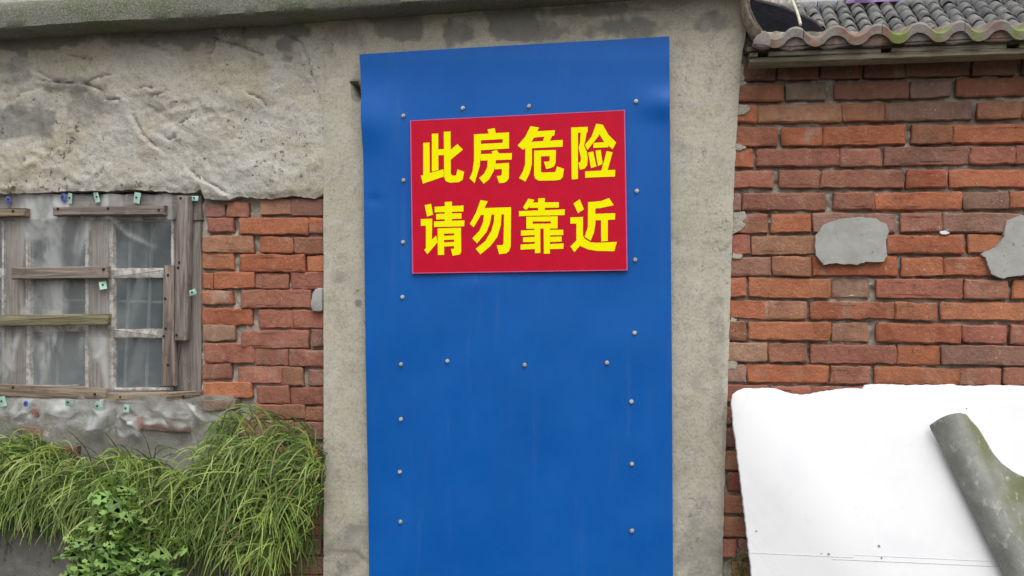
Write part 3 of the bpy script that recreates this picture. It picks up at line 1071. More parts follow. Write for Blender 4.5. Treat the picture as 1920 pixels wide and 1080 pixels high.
def washer(cx, cy, wpx, hpx, rot, mat, Y=YF - .012):
    pts = []
    if cy > 745: Y = YF - .052
    for a, b in ((-1, -1), (1, -1), (1, 1), (-1, 1)) if mat == 'tagg' else [(math.cos(t * .628) * 1.0, math.sin(t * .628) * 1.1) for t in range(10)]:
        x, y = a * wpx / 2, b * hpx / 2
        pts.append((cx + x * math.cos(rot) - y * math.sin(rot), cy + x * math.sin(rot) + y * math.cos(rot)))
    V, FC = slab_geo(rough(pxo(pts, Y), .02, .0006), .0016, .0004, None, (rnd(-.25, .25), rnd(-.25, .25)), Y)
    o = mk('washer', V, FC, MAT[mat], film)
    c = U(cx + rnd(-1.5, 1.5), cy - 1, Y)
    V, FC = cyl(c + Vector((0, .004, 0)), Vector((0, -1, 0)), .0032, .0028, .008, 8)
    mk('nail', V, FC, MAT['nail'], o)
for a in ((15, 375, 11, 13, 0, 'tagb'), (119, 370, 11, 15, 0, 'tagb'), (131, 372, 8, 19, .12, 'tagg'), (181, 370, 9, 19, -.2, 'tagg'), (257, 371, 14, 20, .2, 'tagg'), (363, 372, 18, 9, .02, 'tagg'),
          (193, 535, 11, 15, -.25, 'tagg'), (359, 549, 17, 10, -.35, 'tagg'), (4, 753, 13, 19, -.15, 'tagg'), (48, 757, 10, 11, 0, 'tagb'), (128, 755, 12, 14, .1, 'tagg'), (183, 762, 15, 14, .75, 'tagg'), (237, 766, 9, 15, .15, 'tagg'),
          (-70, 372, 9, 18, .1, 'tagg'), (-90, 756, 12, 14, .5, 'tagg')):
    washer(*a)

# ------------------------------------------------------------------ boards nailed over the window
random.seed(99)
YB = YF - .024
def board(label, q, color, vertical=False, nails=(), Y=YB, t=.020):
    root = wbar(q, Y, t, 'wooden_board', None, MAT['wood'], color, vertical, .0011, .003)
    tag(root, label, 'board', 'boards nailed over the window')
    for nx_, ny_ in nails:
        V, FC = cyl(U(nx_, ny_, Y + .006), Vector((0, -1, 0)), .0042, .0042, .0085, 8)
        mk('nail', V, FC, MAT['nail'], root)
    return root
board('short light-brown board end at the top left of the window, cut by the picture edge', [(-120, 390), (48, 390), (48, 405), (-120, 407)], (.30, .235, .175), False, [(27, 396)])
board('long grey board nailed across the top of the window below the paper washers', [(98, 388), (308, 385), (308, 403), (98, 404)], (.225, .185, .165), False, [(111, 392), (205, 391), (300, 394)])
board('grey board with a dark stained end across the upper left panes', [(22, 502), (200, 498), (200, 522), (22, 524)], (.235, .195, .17), False, [(28, 508), (196, 505)])
board('mossy olive board across the middle of the left panes', [(-130, 592), (205, 588), (203, 609), (-130, 613)], WOODM, False, [(134, 601), (-30, 602)])
board('brown board along the bottom of the left panes', [(-130, 714), (197, 729), (197, 750), (-130, 738)], (.285, .225, .175), False, [(27, 726), (180, 739)])
board('tapered brown board at the bottom right of the window beside the bricks', [(201, 738), (374, 733), (374, 742), (330, 751), (262, 757), (201, 753)], (.275, .215, .15), False, [(228, 744), (273, 745), (345, 743)])
board('long upright grey board on the right jamb of the window', [(330, 366), (356, 367), (350, 639), (327, 638)], (.235, .20, .18), True, [(341, 372), (338, 492), (336, 502), (333, 628)])
board('short upright nail-riddled board beside the lower right panes', [(306, 497), (325, 498), (327, 724), (302, 725)], (.245, .20, .175), True, [(317, 516), (313, 616), (309, 630), (317, 684), (312, 560)], YB + .003)
bl = (Vector(pxo([(125, 512)], YB)[0]))

# ------------------------------------------------------------------ blue sheet over the doorway
SL = [(102, 674), (140, 676), (190, 679), (240, 681), (700, 686), (1080, 692), (1600, 702)]
SR = [(68, 1255), (200, 1256), (700, 1260), (1080, 1262), (1600, 1266)]
YSH = -.042
def sheet_depth(px, py):
    p = Vector((px * .0042, py * .0032, 1.7))
    d = .005 * fbm(p, 2)
    d += .017 * math.exp(-(((px - 676) / 60) ** 2 + ((py - 225) / 48) ** 2))          # buckled left corner
    d += .012 * math.exp(-(((px - 1250) / 52) ** 2 + ((py - 195) / 26) ** 2))         # dent at the right edge
    d -= .004 * math.exp(-(((px - 690) / 50) ** 2 + ((py - 150) / 40) ** 2))
    d += .0010 * math.exp(-(((py - 112) / 20) ** 2))
    d += .003 * math.exp(-(((px - 800 - .9 * (630 - py)) / 60) ** 2)) * smooth(700, 610, py) * smooth(500, 540, py)
    d -= .003 * math.exp(-(((px - 702) / 14) ** 2 + ((py - 375) / 9) ** 2))
    return YSH - d
NX, NY = 120, 240
V, FC = [], []
zb = U(960, 1640, YSH).z
for j in range(NY + 1):
    for i in range(NX + 1):
        u, v = i / NX, j / NY
        t = lerp(lerp(102, 68, u), 1600, v)
        px = lerp(poly(SL, t), poly(SR, t), u)
        w = U(px, t, YSH)
        V.append(Vector((w.x, sheet_depth(px, t), max(w.z, .03))))
W = NX + 1
n0 = len(V)
V += [p + Vector((0, .0012, 0)) for p in V]
for j in range(NY):
    for i in range(NX):
        a = [j * W + i, (j + 1) * W + i, (j + 1) * W + i + 1, j * W + i + 1]
        FC.append(a)
        FC.append([k + n0 for k in reversed(a)])
rim = [i for i in range(W)] + [j * W + NX for j in range(1, NY + 1)] + [NY * W + i for i in range(NX - 1, -1, -1)] + [j * W for j in range(NY - 1, 0, -1)]
for k in range(len(rim)):
    a, b = rim[k], rim[(k + 1) % len(rim)]
    FC.append([a, b, b + n0, a + n0])
sheet = mk('metal_sheet', V, FC, MAT['blue'], None, sharp=60, base=True)
tag(sheet, 'tall blue painted metal sheet screwed over the doorway', 'metal sheet')
SCREWS = [(757, 217), (868, 203), (992, 199), (1193, 190), (757, 338), (1194, 358), (756, 454), (1191, 487), (755, 557), (1190, 624), (752, 683), (839, 677), (984, 684), (1138, 680), (1184, 753),
          (752, 786), (1185, 870), (750, 885), (751, 978), (1185, 995), (752, 1085), (1186, 1110)]
random.seed(3)
for sx, sy in SCREWS:
    Y = sheet_depth(sx, sy)
    c = U(sx, sy, Y)
    ax = Vector((rnd(-.12, .12), -1, rnd(-.15, .1))).normalized()
    V1, F1 = cyl(c + ax * -.001, ax, .0075, .0070, .0026, 14)
    s = mk('screw', V1, F1, MAT['rubber'], sheet, sharp=30)
    V2, F2 = cyl(c + ax * .0016, ax, .0066, .0060, .0016, 14)
    V3, F3 = cyl(c + ax * .0031, ax, .0050, .0038, .0046, 6)
    Vj, Fj = join([(V2, F2), (V3, F3)])
    mk('screw_head', Vj, Fj, MAT['zinc'], s, sharp=30)

# ------------------------------------------------------------------ warning sign
YG = YSH - .0085
SQ = [(769, 226), (1172, 206), (1177, 507), (773, 513)]
V, FC = slab_geo(pxo(SQ, YG), .003, .0004, None, (0, 0), YG)
sign = mk('warning_sign', V, FC, MAT['red'], None, sharp=30)
tag(sign, 'red warning sign with two rows of yellow characters on the blue sheet', 'sign')
o4 = [Vector(p) for p in pxo(SQ, YG)]
cen = sum(o4, Vector((0, 0))) / 4
V, FC = [], []
for k in range(4):
    for p in (o4[k], o4[k] + (cen - o4[k]).normalized() * .0042):
        V.append(Vector((p.x, YG - .0006, p.y)))
for k in range(4):
    a, b = 2 * k, 2 * ((k + 1) % 4)
    FC.append([a, a + 1, b + 1, b])
mk('border', V, FC, MAT['pink'], sign, sharp=None)

T1 = (760, 200)
T2 = (760, 350)
GLYPH = [
 (T1, [[(150,303),(202,300),(205,560),(150,575)], [(222,227),(275,225),(277,530),(222,545)], [(270,358),(322,355),(322,405),(270,408)], [(130,578),(155,570),(320,523),(322,585),(148,645)],
       [(322,210),(378,207),(380,560),(395,578),(425,575),(437,525),(492,545),(480,610),(450,632),(375,636),(340,625),(325,590)], [(375,365),(435,313),(482,360),(378,445)]]),
 (T1, [[(688,190),(748,180),(758,225),(700,232)], [(575,232),(868,215),(868,268),(575,285)], [(575,232),(632,229),(632,400),(622,500),(580,640),(537,600),(562,545),(575,450)], [(815,218),(868,215),(868,350),(815,353)],
       [(630,312),(868,300),(868,350),(630,365)], [(722,375),(765,362),(795,405),(735,415)], [(630,397),(892,388),(890,443),(630,452)], [(690,445),(758,440),(755,480),(740,540),(700,610),(655,645),(618,597),(660,560),(685,510)],
       [(750,478),(868,470),(868,520),(750,525)], [(810,473),(868,470),(866,600),(850,625),(825,637),(785,640),(765,580),(800,578),(808,560)]]),
 (T1, [[(1048,163),(1120,175),(1062,285),(985,362),(940,325),(1005,250)], [(1085,207),(1253,197),(1247,243),(1070,260)], [(1180,205),(1253,197),(1205,295),(1150,295)], [(1010,297),(1318,278),(1316,335),(990,352)],
       [(1005,340),(1060,338),(1060,480),(1040,560),(1005,628),(952,598),(985,540),(1003,480)], [(1078,368),(1260,362),(1260,412),(1078,418)],
       [(1078,368),(1135,366),(1135,545),(1145,552),(1255,548),(1270,500),(1328,520),(1318,590),(1295,612),(1250,618),(1120,620),(1090,605),(1078,575)], [(1208,365),(1260,362),(1258,470),(1245,500),(1215,515),(1180,522),(1160,460),(1200,460),(1208,450)]]),
 (T1, [[(1388,175),(1445,172),(1445,605),(1393,610)], [(1388,175),(1527,168),(1525,215),(1388,222)], [(1470,172),(1527,168),(1505,290),(1495,330),(1450,345),(1463,300)],
       [(1450,340),(1496,325),(1520,380),(1527,430),(1522,490),(1500,520),(1462,528),(1447,470),(1465,465),(1470,430)], [(1598,143),(1652,150),(1615,250),(1525,362),(1503,320),(1560,250)],
       [(1605,160),(1652,150),(1700,235),(1765,300),(1735,357),(1660,290),(1615,215)], [(1575,303),(1700,295),(1700,340),(1575,345)], [(1530,385),(1572,375),(1600,500),(1555,515)], [(1592,368),(1635,362),(1652,480),(1612,497)],
       [(1685,372),(1735,382),(1690,545),(1638,548)], [(1505,542),(1757,528),(1755,585),(1505,595)]]),
 (T2, [[(162,155),(215,143),(232,235),(182,250)], [(130,272),(225,268),(225,325),(130,328)], [(172,300),(225,300),(222,445),(258,408),(270,465),(185,565),(158,528),(172,515)], [(245,168),(488,158),(486,208),(245,215)],
       [(258,228),(470,222),(470,268),(258,275)], [(240,292),(495,282),(493,332),(240,338)], [(330,128),(390,125),(390,310),(330,312)], [(270,350),(322,348),(325,570),(272,572)], [(270,350),(465,343),(465,390),(270,395)],
       [(408,345),(465,343),(468,545),(455,568),(395,578),(382,522),(408,520)], [(315,412),(412,408),(412,443),(315,447)], [(315,468),(412,462),(412,497),(315,502)]]),
 (T2, [[(630,112),(690,122),(660,185),(620,260),(572,340),(540,312),(590,220)], [(640,180),(885,172),(885,230),(620,238)], [(828,175),(885,172),(882,500),(868,540),(845,558),(785,565),(765,490),(808,490),(822,480)],
       [(660,225),(722,225),(710,300),(680,380),(600,475),(560,432),(620,370),(650,300)], [(745,225),(805,225),(800,320),(770,420),(710,500),(628,567),(590,520),(670,455),(720,370),(742,290)]]),
 (T2, [[(1030,100),(1080,110),(1060,150),(1010,195),(985,175)], [(1050,133),(1285,130),(1285,175),(1040,178)], [(1112,98),(1168,95),(1168,200),(1112,202)], [(952,205),(1335,190),(1333,238),(952,247)],
       [(1013,252),(1275,248),(1275,290),(1013,292)], [(1013,312),(1275,308),(1275,350),(1013,352)], [(1013,252),(1065,252),(1065,352),(1013,352)], [(1218,250),(1275,248),(1275,350),(1218,350)],
       [(1082,345),(1130,345),(1130,555),(1085,557)], [(1158,345),(1212,345),(1210,560),(1160,562)], [(968,367),(1085,362),(1085,405),(968,410)], [(985,425),(1085,420),(1085,462),(985,465)], [(965,485),(1085,477),(1085,522),(965,528)],
       [(1210,362),(1322,360),(1322,405),(1210,408)], [(1210,420),(1308,417),(1308,460),(1210,463)], [(1210,480),(1325,475),(1322,520),(1210,523)]]),
 (T2, [[(1408,140),(1460,105),(1495,190),(1445,222)], [(1382,258),(1487,253),(1487,305),(1382,310)], [(1432,280),(1487,278),(1487,410),(1500,435),(1550,465),(1600,470),(1770,462),(1750,540),(1600,538),(1530,525),(1462,495),(1415,548),(1382,500),(1432,450)],
       [(1530,130),(1640,120),(1705,95),(1745,155),(1640,178),(1530,190)], [(1530,130),(1590,128),(1592,300),(1580,380),(1552,452),(1500,420),(1528,340)], [(1585,228),(1757,222),(1755,275),(1585,282)], [(1638,270),(1695,268),(1695,455),(1640,460)]]),
]
kk = 430.0 / 1920.0
for (ox, oy), strokes in GLYPH:
    parts = []
    for i, st in enumerate(strokes):
        Y = YG - .0006 - .00003 * i
        P = [Vector((x, Y, z)) for x, z in pxo([(ox + u * kk, oy + v * kk) for u, v in st], Y)]
        parts.append((P, [list(range(len(P) - 1, -1, -1))]))
    V, FC = join(parts)
    mk('character', V, FC, MAT['yellow'], sign, sharp=None)

# ------------------------------------------------------------------ eaves of the brick outbuilding
random.seed(41)
YE = -.105
def ebar(x0, x1, ya0, ya1, yb0, yb1, Y, t, name, parent, color):
    o = wbar([(x0, ya0), (x1, yb0), (x1, yb1), (x0, ya1)], Y, t, name, parent, MAT['wood'], color, False, .0009, .002)
    return o
def beam_y(x, base):
    return base - (x - 1404) * 17.0 / 516
beam = ebar(1406, 2300, beam_y(1406, 107), beam_y(1406, 117), beam_y(2300, 107), beam_y(2300, 117), YE, .06, 'eave_beam', shed, (.225, .205, .150))
ebar(1406, 2300, beam_y(1406, 88), beam_y(1406, 97.5), beam_y(2300, 88), beam_y(2300, 97.5), YE + .002, .06, 'beam_strip', beam, (.215, .195, .155))
NT = [(1421, 1441), (1652, 1672), (1888, 1912), (2120, 2142)]
xs = 1406
for a, b in NT + [(2300, 2300)]:
    ebar(xs, a, beam_y(xs, 97.7), beam_y(xs, 106.8), beam_y(a, 97.7), beam_y(a, 106.8), YE + .001, .06, 'beam_strip', beam, (.235, .215, .165))
    xs = b
def eave_y(px):
    return 64 - (px - 1455) * 17.0 / 460
# backing under the tiles
YT = -.140
roof_pts = []
sl = math.tan(R(13.5))
a0, a1 = U(1402, eave_y(1402) + 16, YT), U(2300, eave_y(2300) + 16, YT)
V = []
for y_, dz in ((YT + .03, 0), (YT + .55, .52 * sl), (YT + .55, .52 * sl - .03), (YT + .03, -.012)):
    V += [Vector((a0.x, y_, a0.z + dz)), Vector((a1.x, y_, a1.z + dz))]
FC = [[0, 1, 3, 2], [2, 3, 5, 4], [4, 5, 7, 6], [6, 7, 1, 0], [0, 2, 4, 6], [1, 7, 5, 3]]
roof = mk('roof', V, FC, m_flat('dark_roof_batten', (.09, .075, .06), .9, .1, .2), shed, sharp=None)
# clay tiles with two waves each; joints on every second crest
CR = [1413, 1492, 1570, 1649, 1725, 1803, 1879, 1957, 2035, 2113, 2191, 2270]
TR = [1455, 1530, 1607, 1687, 1765, 1837, 1916, 1996, 2074, 2152, 2230]
WAVE = sorted([(x, 1) for x in CR] + [(x, -1) for x in TR])
def wave(px):
    for (x0, s0), (x1, s1) in zip(WAVE, WAVE[1:]):
        if x0 <= px <= x1:
            t = (px - x0) / (x1 - x0)
            return lerp(s0, s1, (1 - math.cos(math.pi * t)) / 2)
    return 0
joints = [1427, 1507, 1655, 1811, 1962, 2118, 2268]
for x0, x1 in zip(joints, joints[1:]):
    n = 26
    V, FC, MO = [], [], []
    dyo, lift = rnd(-.008, .008), rnd(-.0015, .0015)
    th = .022
    mossy = x0 > 1600
    for k, (t, dz) in enumerate(((0.0, 0), (.006, .004), (.40, .40 * sl))):
        for i in range(n + 1):
            px = lerp(x0 + .6, x1 - .6, i / n)
            wv = wave(px)
            wv = math.copysign(abs(wv) ** .72, wv)
            w = U(px, eave_y(px) + 8, YT)
            z = w.z + .0145 * wv + lift + .001 * fbm(Vector((w.x * 30, k, 0)), 2)
            chip = .004 * max(0, fbm(Vector((w.x * 55, 4, 0)), 3))
            V.append(Vector((w.x, YT + dyo + t + (chip if k == 0 else 0), z + dz + (.015 - (.003 if k == 0 else 0)))))
            MO.append(max(0, min(1, (-wv + .35))) * (1 if mossy else .12))
    top = len(V)
    for k, (t, dz) in enumerate(((0.0, 0), (.40, .40 * sl))):
        for i in range(n + 1):
            p = V[(0 if k == 0 else 2) * (n + 1) + i]
            V.append(p + Vector((0, .004 if k == 0 else 0, -th)))
            MO.append(MO[i] * .8)
    W = n + 1
    for k in range(2):
        for i in range(n):
            FC.append([k * W + i, k * W + i + 1, (k + 1) * W + i + 1, (k + 1) * W + i])
    for i in range(n):
        FC.append([top + i, top + i + 1, i + 1, i])
        FC.append([top + W + i, top + W + i + 1, top + i + 1, top + i])
        FC.append([2 * W + i, 2 * W + i + 1, top + W + i + 1, top + W + i])
    FC.append([0, W, 2 * W, top + W, top])
    FC.append([n, top + n, top + W + n, 2 * W + n, W + n])
    mk('roof_tile', V, FC, MAT['tile'], roof, color=random.choice([(.235, .135, .110), (.26, .145, .115), (.22, .15, .125)]), attr={'moss': MO}, sharp=45)
# broken tiles bedded under each crest
for i, cx in enumerate(CR[1:-1]):
    l, r = TR[i], TR[i + 1] if i + 1 < len(TR) else cx + 38
    yb = eave_y(cx) + 8
    k = rnd(-3, 3)
    q = [(l + 4, yb + 17), (lerp(l, cx, .5), yb + 8), (cx - 8, yb - 3), (cx + 10, yb - 2), (lerp(cx, r, .55), yb + 8), (r - 5, yb + 14), (cx + 14 + k, yb + 20 + rnd(-2, 2)), (cx - 12 + k, yb + 22 + rnd(-2, 2)), (lerp(l, cx, .3), yb + 21)]
    o = pxo(q, YT + .022)
    V, FC = slab_geo(rough(o, .012, .001, .003), .16, .003, None, (0, -.25), YT + .022)
    mk('bedding_tile', V, FC, MAT['tile'], roof, color=random.choice([(.24, .115, .085), (.27, .14, .10), (.22, .10, .085)]), attr={'moss': [.05] * len(V)}, sharp=40)
# chipped end tile against the pillar
o = pxo([(1412, 76), (1420, 66), (1432, 58), (1440, 60), (1446, 74), (1444, 88), (1428, 88), (1412, 84)], YT + .004)
V, FC = slab_geo(rough(o, .012, .0012, .003), .20, .004, None, (0, -.2), YT + .004)
mk('bedding_tile', V, FC, MAT['tile'], roof, color=(.25, .12, .09), attr={'moss': [0.0] * len(V)}, sharp=40)
# curved, peeling verge strip climbing from the end tile
ctr = [(1399, -30, 10), (1398, 0, 9), (1402, 20, 8.5), (1411, 38, 9), (1421, 54, 9), (1432, 68, 8)]
V, FC = [], []
for k, (cx, cy, hw) in enumerate(ctr):
    for s, dy in ((-1, .03), (-.4, 0), (.1, -.004), (.3, .012), (.7, .002), (1, .03)):
        w = U(cx + s * hw + rnd(-1, 1), cy - s * 2.5, -.08)
        V.append(Vector((w.x, -.08 + dy + rnd(-.003, .003), w.z)))
        V.append(Vector((w.x, .05 + dy, w.z)))
m2 = 12
for k in range(len(ctr) - 1):
    for i in range(5):
        a = k * m2 + 2 * i
        FC.append([a, a + m2, a + m2 + 2, a + 2])
        FC.append([a + 1, a + 3, a + m2 + 3, a + m2 + 1])
    FC.append([k * m2, k * m2 + 1, (k + 1) * m2 + 1, (k + 1) * m2])
    FC.append([k * m2 + 10, (k + 1) * m2 + 10, (k + 1) * m2 + 11, k * m2 + 11])
for k in (0, len(ctr) - 1):
    FC.append([k * m2 + 2 * i for i in range(6)] + [k * m2 + 2 * i + 1 for i in range(5, -1, -1)])
mk('verge_strip', V, FC, m_flat('peeling_lime_mortar', (.43, .39, .31), .95, .1, .35, 60, .006), shed, sharp=35)

# black roofing felt curling up behind the eave tiles
FE_T = [(1394, -30), (1404, -6), (1420, 2), (1445, 8), (1468, 14), (1490, 24), (1512, 33), (1530, 44), (1548, 58)]
V, FC = [], []
n, mm = 40, 8
for side in (0, 1):
    for i in range(n + 1):
        px = lerp(1394, 1550, i / n)
        pt = poly(FE_T, px) + 1.2 * noise.noise(Vector((px * .05, 0, 0)))
        for j in range(mm + 1):
            v = j / mm
            py = lerp(pt, 92, v)
            Y = lerp(.34, .02, v) - .10 * math.sin(math.pi * v) * .4 + .01 * noise.noise(Vector((px * .03, v * 3, 1)))
            w = U(px, py, Y)
            V.append(w + Vector((0, .006 * side, -.004 * side)))
S = (n + 1) * (mm + 1)
for i in range(n):
    for j in range(mm):
        a = i * (mm + 1) + j
        FC.append([a, a + 1, a + mm + 2, a + mm + 1])
        FC.append([S + a, S + a + mm + 1, S + a + mm + 2, S + a + 1])
    a = i * (mm + 1)
    FC.append([a, a + mm + 1, S + a + mm + 1, S + a])
felt = mk('roofing_felt', V, FC, MAT['felt'], None, sharp=50)
tag(felt, 'black roofing felt curled up behind the clay eave tiles', 'roofing felt')
# greyed rim of the felt
path = [U(px, poly(FE_T, px) - 1, .335) for px in range(1400, 1550, 10)]
V, FC = tube(path, [.0065] * len(path), 6)
mk('hem', V, FC, m_flat('grey_felt_hem', (.13, .12, .115), .9, .1, .3, 60), felt)

# cane leaning on the eave
a, b = U(1501, 46, -.05), U(1478, -25, .18)
path = [a.lerp(b, t / 6) + Vector((.002 * math.sin(t), 0, 0)) for t in range(7)]
V, FC = tube(path, [.0042] * 7, 8)
cane = mk('cane', V, FC, MAT['stick'], None)
tag(cane, 'thin pale cane leaning behind the eave tiles against the black felt', 'cane')

# ------------------------------------------------------------------ far house with a grey tiled roof
random.seed(77)
Y0F = 11.5
base = U(1560, 70, Y0F)
far = empty('neighbouring_house', (base.x, Y0F, 0), 'neighbouring house whose grey tiled roof shows above the clay eaves', 'house')
SLP = R(36)
px_pitch = .240
rowlen = .33
eL, eR = base.x - 1.6, base.x + 6.0
z0 = base.z - .35
nrow = 8
rgz = nrow * rowlen * math.sin(SLP)
rgy = nrow * rowlen * math.cos(SLP)
V, FC = boxg(eL + .3, eR - .3, Y0F + .3, Y0F + 2 * rgy - .3, 0, z0 - .06)
mk('wall', V, FC, m_flat('pale_far_wall', (.46, .42, .36), .9, .1, .15, 2), far, sharp=None)
V = [(eL, Y0F, z0 - .04), (eR, Y0F, z0 - .04), (eR, Y0F + rgy, z0 + rgz - .04), (eL, Y0F + rgy, z0 + rgz - .04), (eL, Y0F + 2 * rgy, z0 - .04), (eR, Y0F + 2 * rgy, z0 - .04)]
farroof = mk('roof', V, [[0, 1, 2, 3], [3, 2, 5, 4], [0, 4, 5, 1], [0, 3, 4], [1, 5, 2]], m_flat('far_roof_board', (.10, .10, .095), .9, .1, .2, 3), far, sharp=None)
# shared pantile mesh
n = 10
tv, tf = [], []
for side, off in ((0, 0), (1, -.028)):
    for k, s in enumerate((0, 1)):
        for i in range(n + 1):
            u = i / n
            zz = .085 * math.sin(math.pi * u) ** .7
            l = -.03 + s * (rowlen + .06)
            tv.append(((u - .5) * px_pitch * .86, l * math.cos(SLP) - zz * math.sin(SLP) * .6, l * math.sin(SLP) + zz + off + (.050 if s == 0 else -.006)))
W = n + 1
for i in range(n):
    tf.append([i, i + 1, W + i + 1, W + i])
    tf.append([2 * W + i, 3 * W + i, 3 * W + i + 1, 2 * W + i + 1])
    tf.append([2 * W + i, 2 * W + i + 1, i + 1, i])
tme = bpy.data.meshes.new('grey_tile')
tme.from_pydata(tv, [], tf)
tme.polygons.foreach_set('use_smooth', [True] * len(tf))
tme.set_sharp_from_angle(angle=R(40))
tme.materials.append(MAT['greytile'])
def in_view(w, m=90):
    d = w - CAM
    z = d.dot(fwd)
    px, py = 960 + F * d.dot(rgt) / z, 540 - F * d.dot(up) / z
    return 1380 - m < px < 1920 + 200 and -40 < py < 130
for r in range(nrow):
    c = 0
    x = eL + .12
    while x < eR:
        w = Vector((x + rnd(-.012, .012), Y0F + r * rowlen * math.cos(SLP), z0 + r * rowlen * math.sin(SLP) + rnd(-.006, .006)))
        if in_view(w):
            o = bpy.data.objects.new('roof_tile', tme)
            COL.objects.link(o)
            place(o, w, farroof)
            k = rnd(.7, 1.35)
            o.color = (.135 * k, .138 * k, .145 * k, 1)
            o.rotation_euler = (rnd(-.03, .03), rnd(-.03, .03), rnd(-.04, .04))
        x += px_pitch
# ridge tiles
x = eL
while x < eR:
    w = Vector((x, Y0F + rgy - .04, z0 + rgz - .02))
    if in_view(w, 200):
        V, FC = cyl(Vector((x, w.y, w.z)), Vector((1, 0, 0)), .105, .10, .30, 12)
        mk('ridge_tile', V, FC, MAT['greytile'], farroof, color=(.20, .195, .20), sharp=40)
    x += .33
# purple tarpaulin over part of the ridge
V, FC = [], []
w0, w1 = U(1582, 2, Y0F + rgy), U(1690, -2, Y0F + rgy)
n, mm = 24, 10
for i in range(n + 1):
    for j in range(mm + 1):
        a = math.pi * (j / mm)
        x = lerp(w0.x, w1.x, i / n)
        rr = .17 + .035 * noise.noise(Vector((x * 4, a * 1.5, 3)))
        V.append(Vector((x, Y0F + rgy - .04 - math.cos(a) * rr * 1.2, z0 + rgz - .02 + math.sin(a) * rr - .02)))
for i in range(n):
    for j in range(mm):
        a = i * (mm + 1) + j
        FC.append([a, a + mm + 1, a + mm + 2, a + 1])
tarp = mk('tarpaulin', V, FC, MAT['purple'], None, sharp=50)
tag(tarp, 'small purple tarpaulin on the ridge of the far grey roof', 'tarpaulin')

# pale ribbed building beyond
YQ = 19.0
bb0, bb1 = U(1440, 10, YQ), U(1502, 10, YQ)
shed2 = empty('ribbed_shed', (bb0.x, YQ, 0), 'pale ribbed metal shed wall far behind the black felt', 'building')
V, FC = boxg(bb0.x - 2.5, bb1.x, YQ + .05, YQ + 3, 0, bb0.z + .9)
mk('wall', V, FC, m_flat('pale_ribbed_metal', (.50, .45, .38), .7, .3, .08, 4), shed2, sharp=None)
x = bb0.x - 2.4
while x < bb1.x - .06:
    V, FC = boxg(x, x + .07, YQ, YQ + .049, 0, bb0.z + .895)
    mk('rib', V, FC, m_flat('rib_metal', (.62, .57, .48), .7, .3, .05, 4) if 'rib_metal' not in bpy.data.materials else bpy.data.materials['rib_metal'], shed2, sharp=None)
    x += .19

# ------------------------------------------------------------------ white board leaning at the right
random.seed(64)
ptop = U(1500, 730, -.055)
lean = R(11)
nb = Vector((0, -math.cos(lean), math.sin(lean)))            # outward normal (towards camera and up)
ex, ez = Vector((1, 0, 0)), Vector((0, math.sin(lean), math.cos(lean)))
def bp(px, py, off=0.0):
    w = UP(px, py, ptop + nb * off, nb)
    d = w - ptop
    return (d.dot(ex), d.dot(ez))
OUT = [(1371, 752), (1374, 740), (1382, 732), (1396, 728), (1440, 727), (1455, 728), (1478, 736), (1500, 740), (1518, 738), (1545, 733), (1585, 728), (1618, 728), (1622, 721), (1660, 720), (1700, 722), (1790, 720), (1795, 723), (1880, 722), (1960, 724), (2240, 728)]
top = [bp(*p) for p in OUT]
bx0, bz0 = bp(1409, 1080)
bx1, bz1 = bp(1374, 790)
zfloor = (.004 - ptop.z) / ez.z
kx = (bx0 - bx1) / (bz0 - bz1)
bot = [(top[-1][0], zfloor + .012), (bx0 + kx * (zfloor - bz0), zfloor + .012), (bx0, bz0), (bp(1392, 930)), (bx1, bz1)]
pts = rough(top + bot, .008, .0011)
V, FC = slab_geo(pts, .028, .003, (ptop, ex, ez, nb))
foam = mk('foam_board', V, FC, MAT['foam'], None, sharp=40, base=True)
tag(foam, 'large white foam board with a ragged top edge leaning on the brick wall', 'board')
def strip(px0, py0, px1, py1, wpx, name, mat):
    q = [bp(px0, py0), bp(px1, py1), bp(px1, py1 + wpx), bp(px0, py0 + wpx)]
    V, FC = slab_geo([Vector(p) for p in q], .004, 0, (ptop + nb * .0008, ex, ez, nb))
    mk(name, V, FC, mat, foam, sharp=None)
seamm = m_flat('grimy_seam', (.60, .60, .61), .8, .2, .2, 200)
strip(1405, 1036, 1600, 1045, 1.0, 'seam', seamm)
strip(1560, 1048, 1880, 1062, 1.0, 'seam', seamm)
strip(1600, 1040, 1860, 1052, .8, 'seam', m_flat('faint_seam', (.68, .68, .69), .8, .2, .1, 200))
for px, py, r in ((1554, 1039, .004), (1540, 1038, .002), (1648, 1024, .004), (1418, 996, .003), (1653, 1046, .003), (1812, 766, .002)):  # small holes as flat dark discs, their inner shade put into the colour
    q = bp(px, py)
    V, FC = cyl(ptop + ex * q[0] + ez * q[1] - nb * .001, nb, r, r * .8, .0022, 10)
    mk('hole_mark', V, FC, m_flat('dark_hole_disc', (.30, .30, .29), .9, .1) if 'dark_hole_disc' not in bpy.data.materials else bpy.data.materials['dark_hole_disc'], foam)

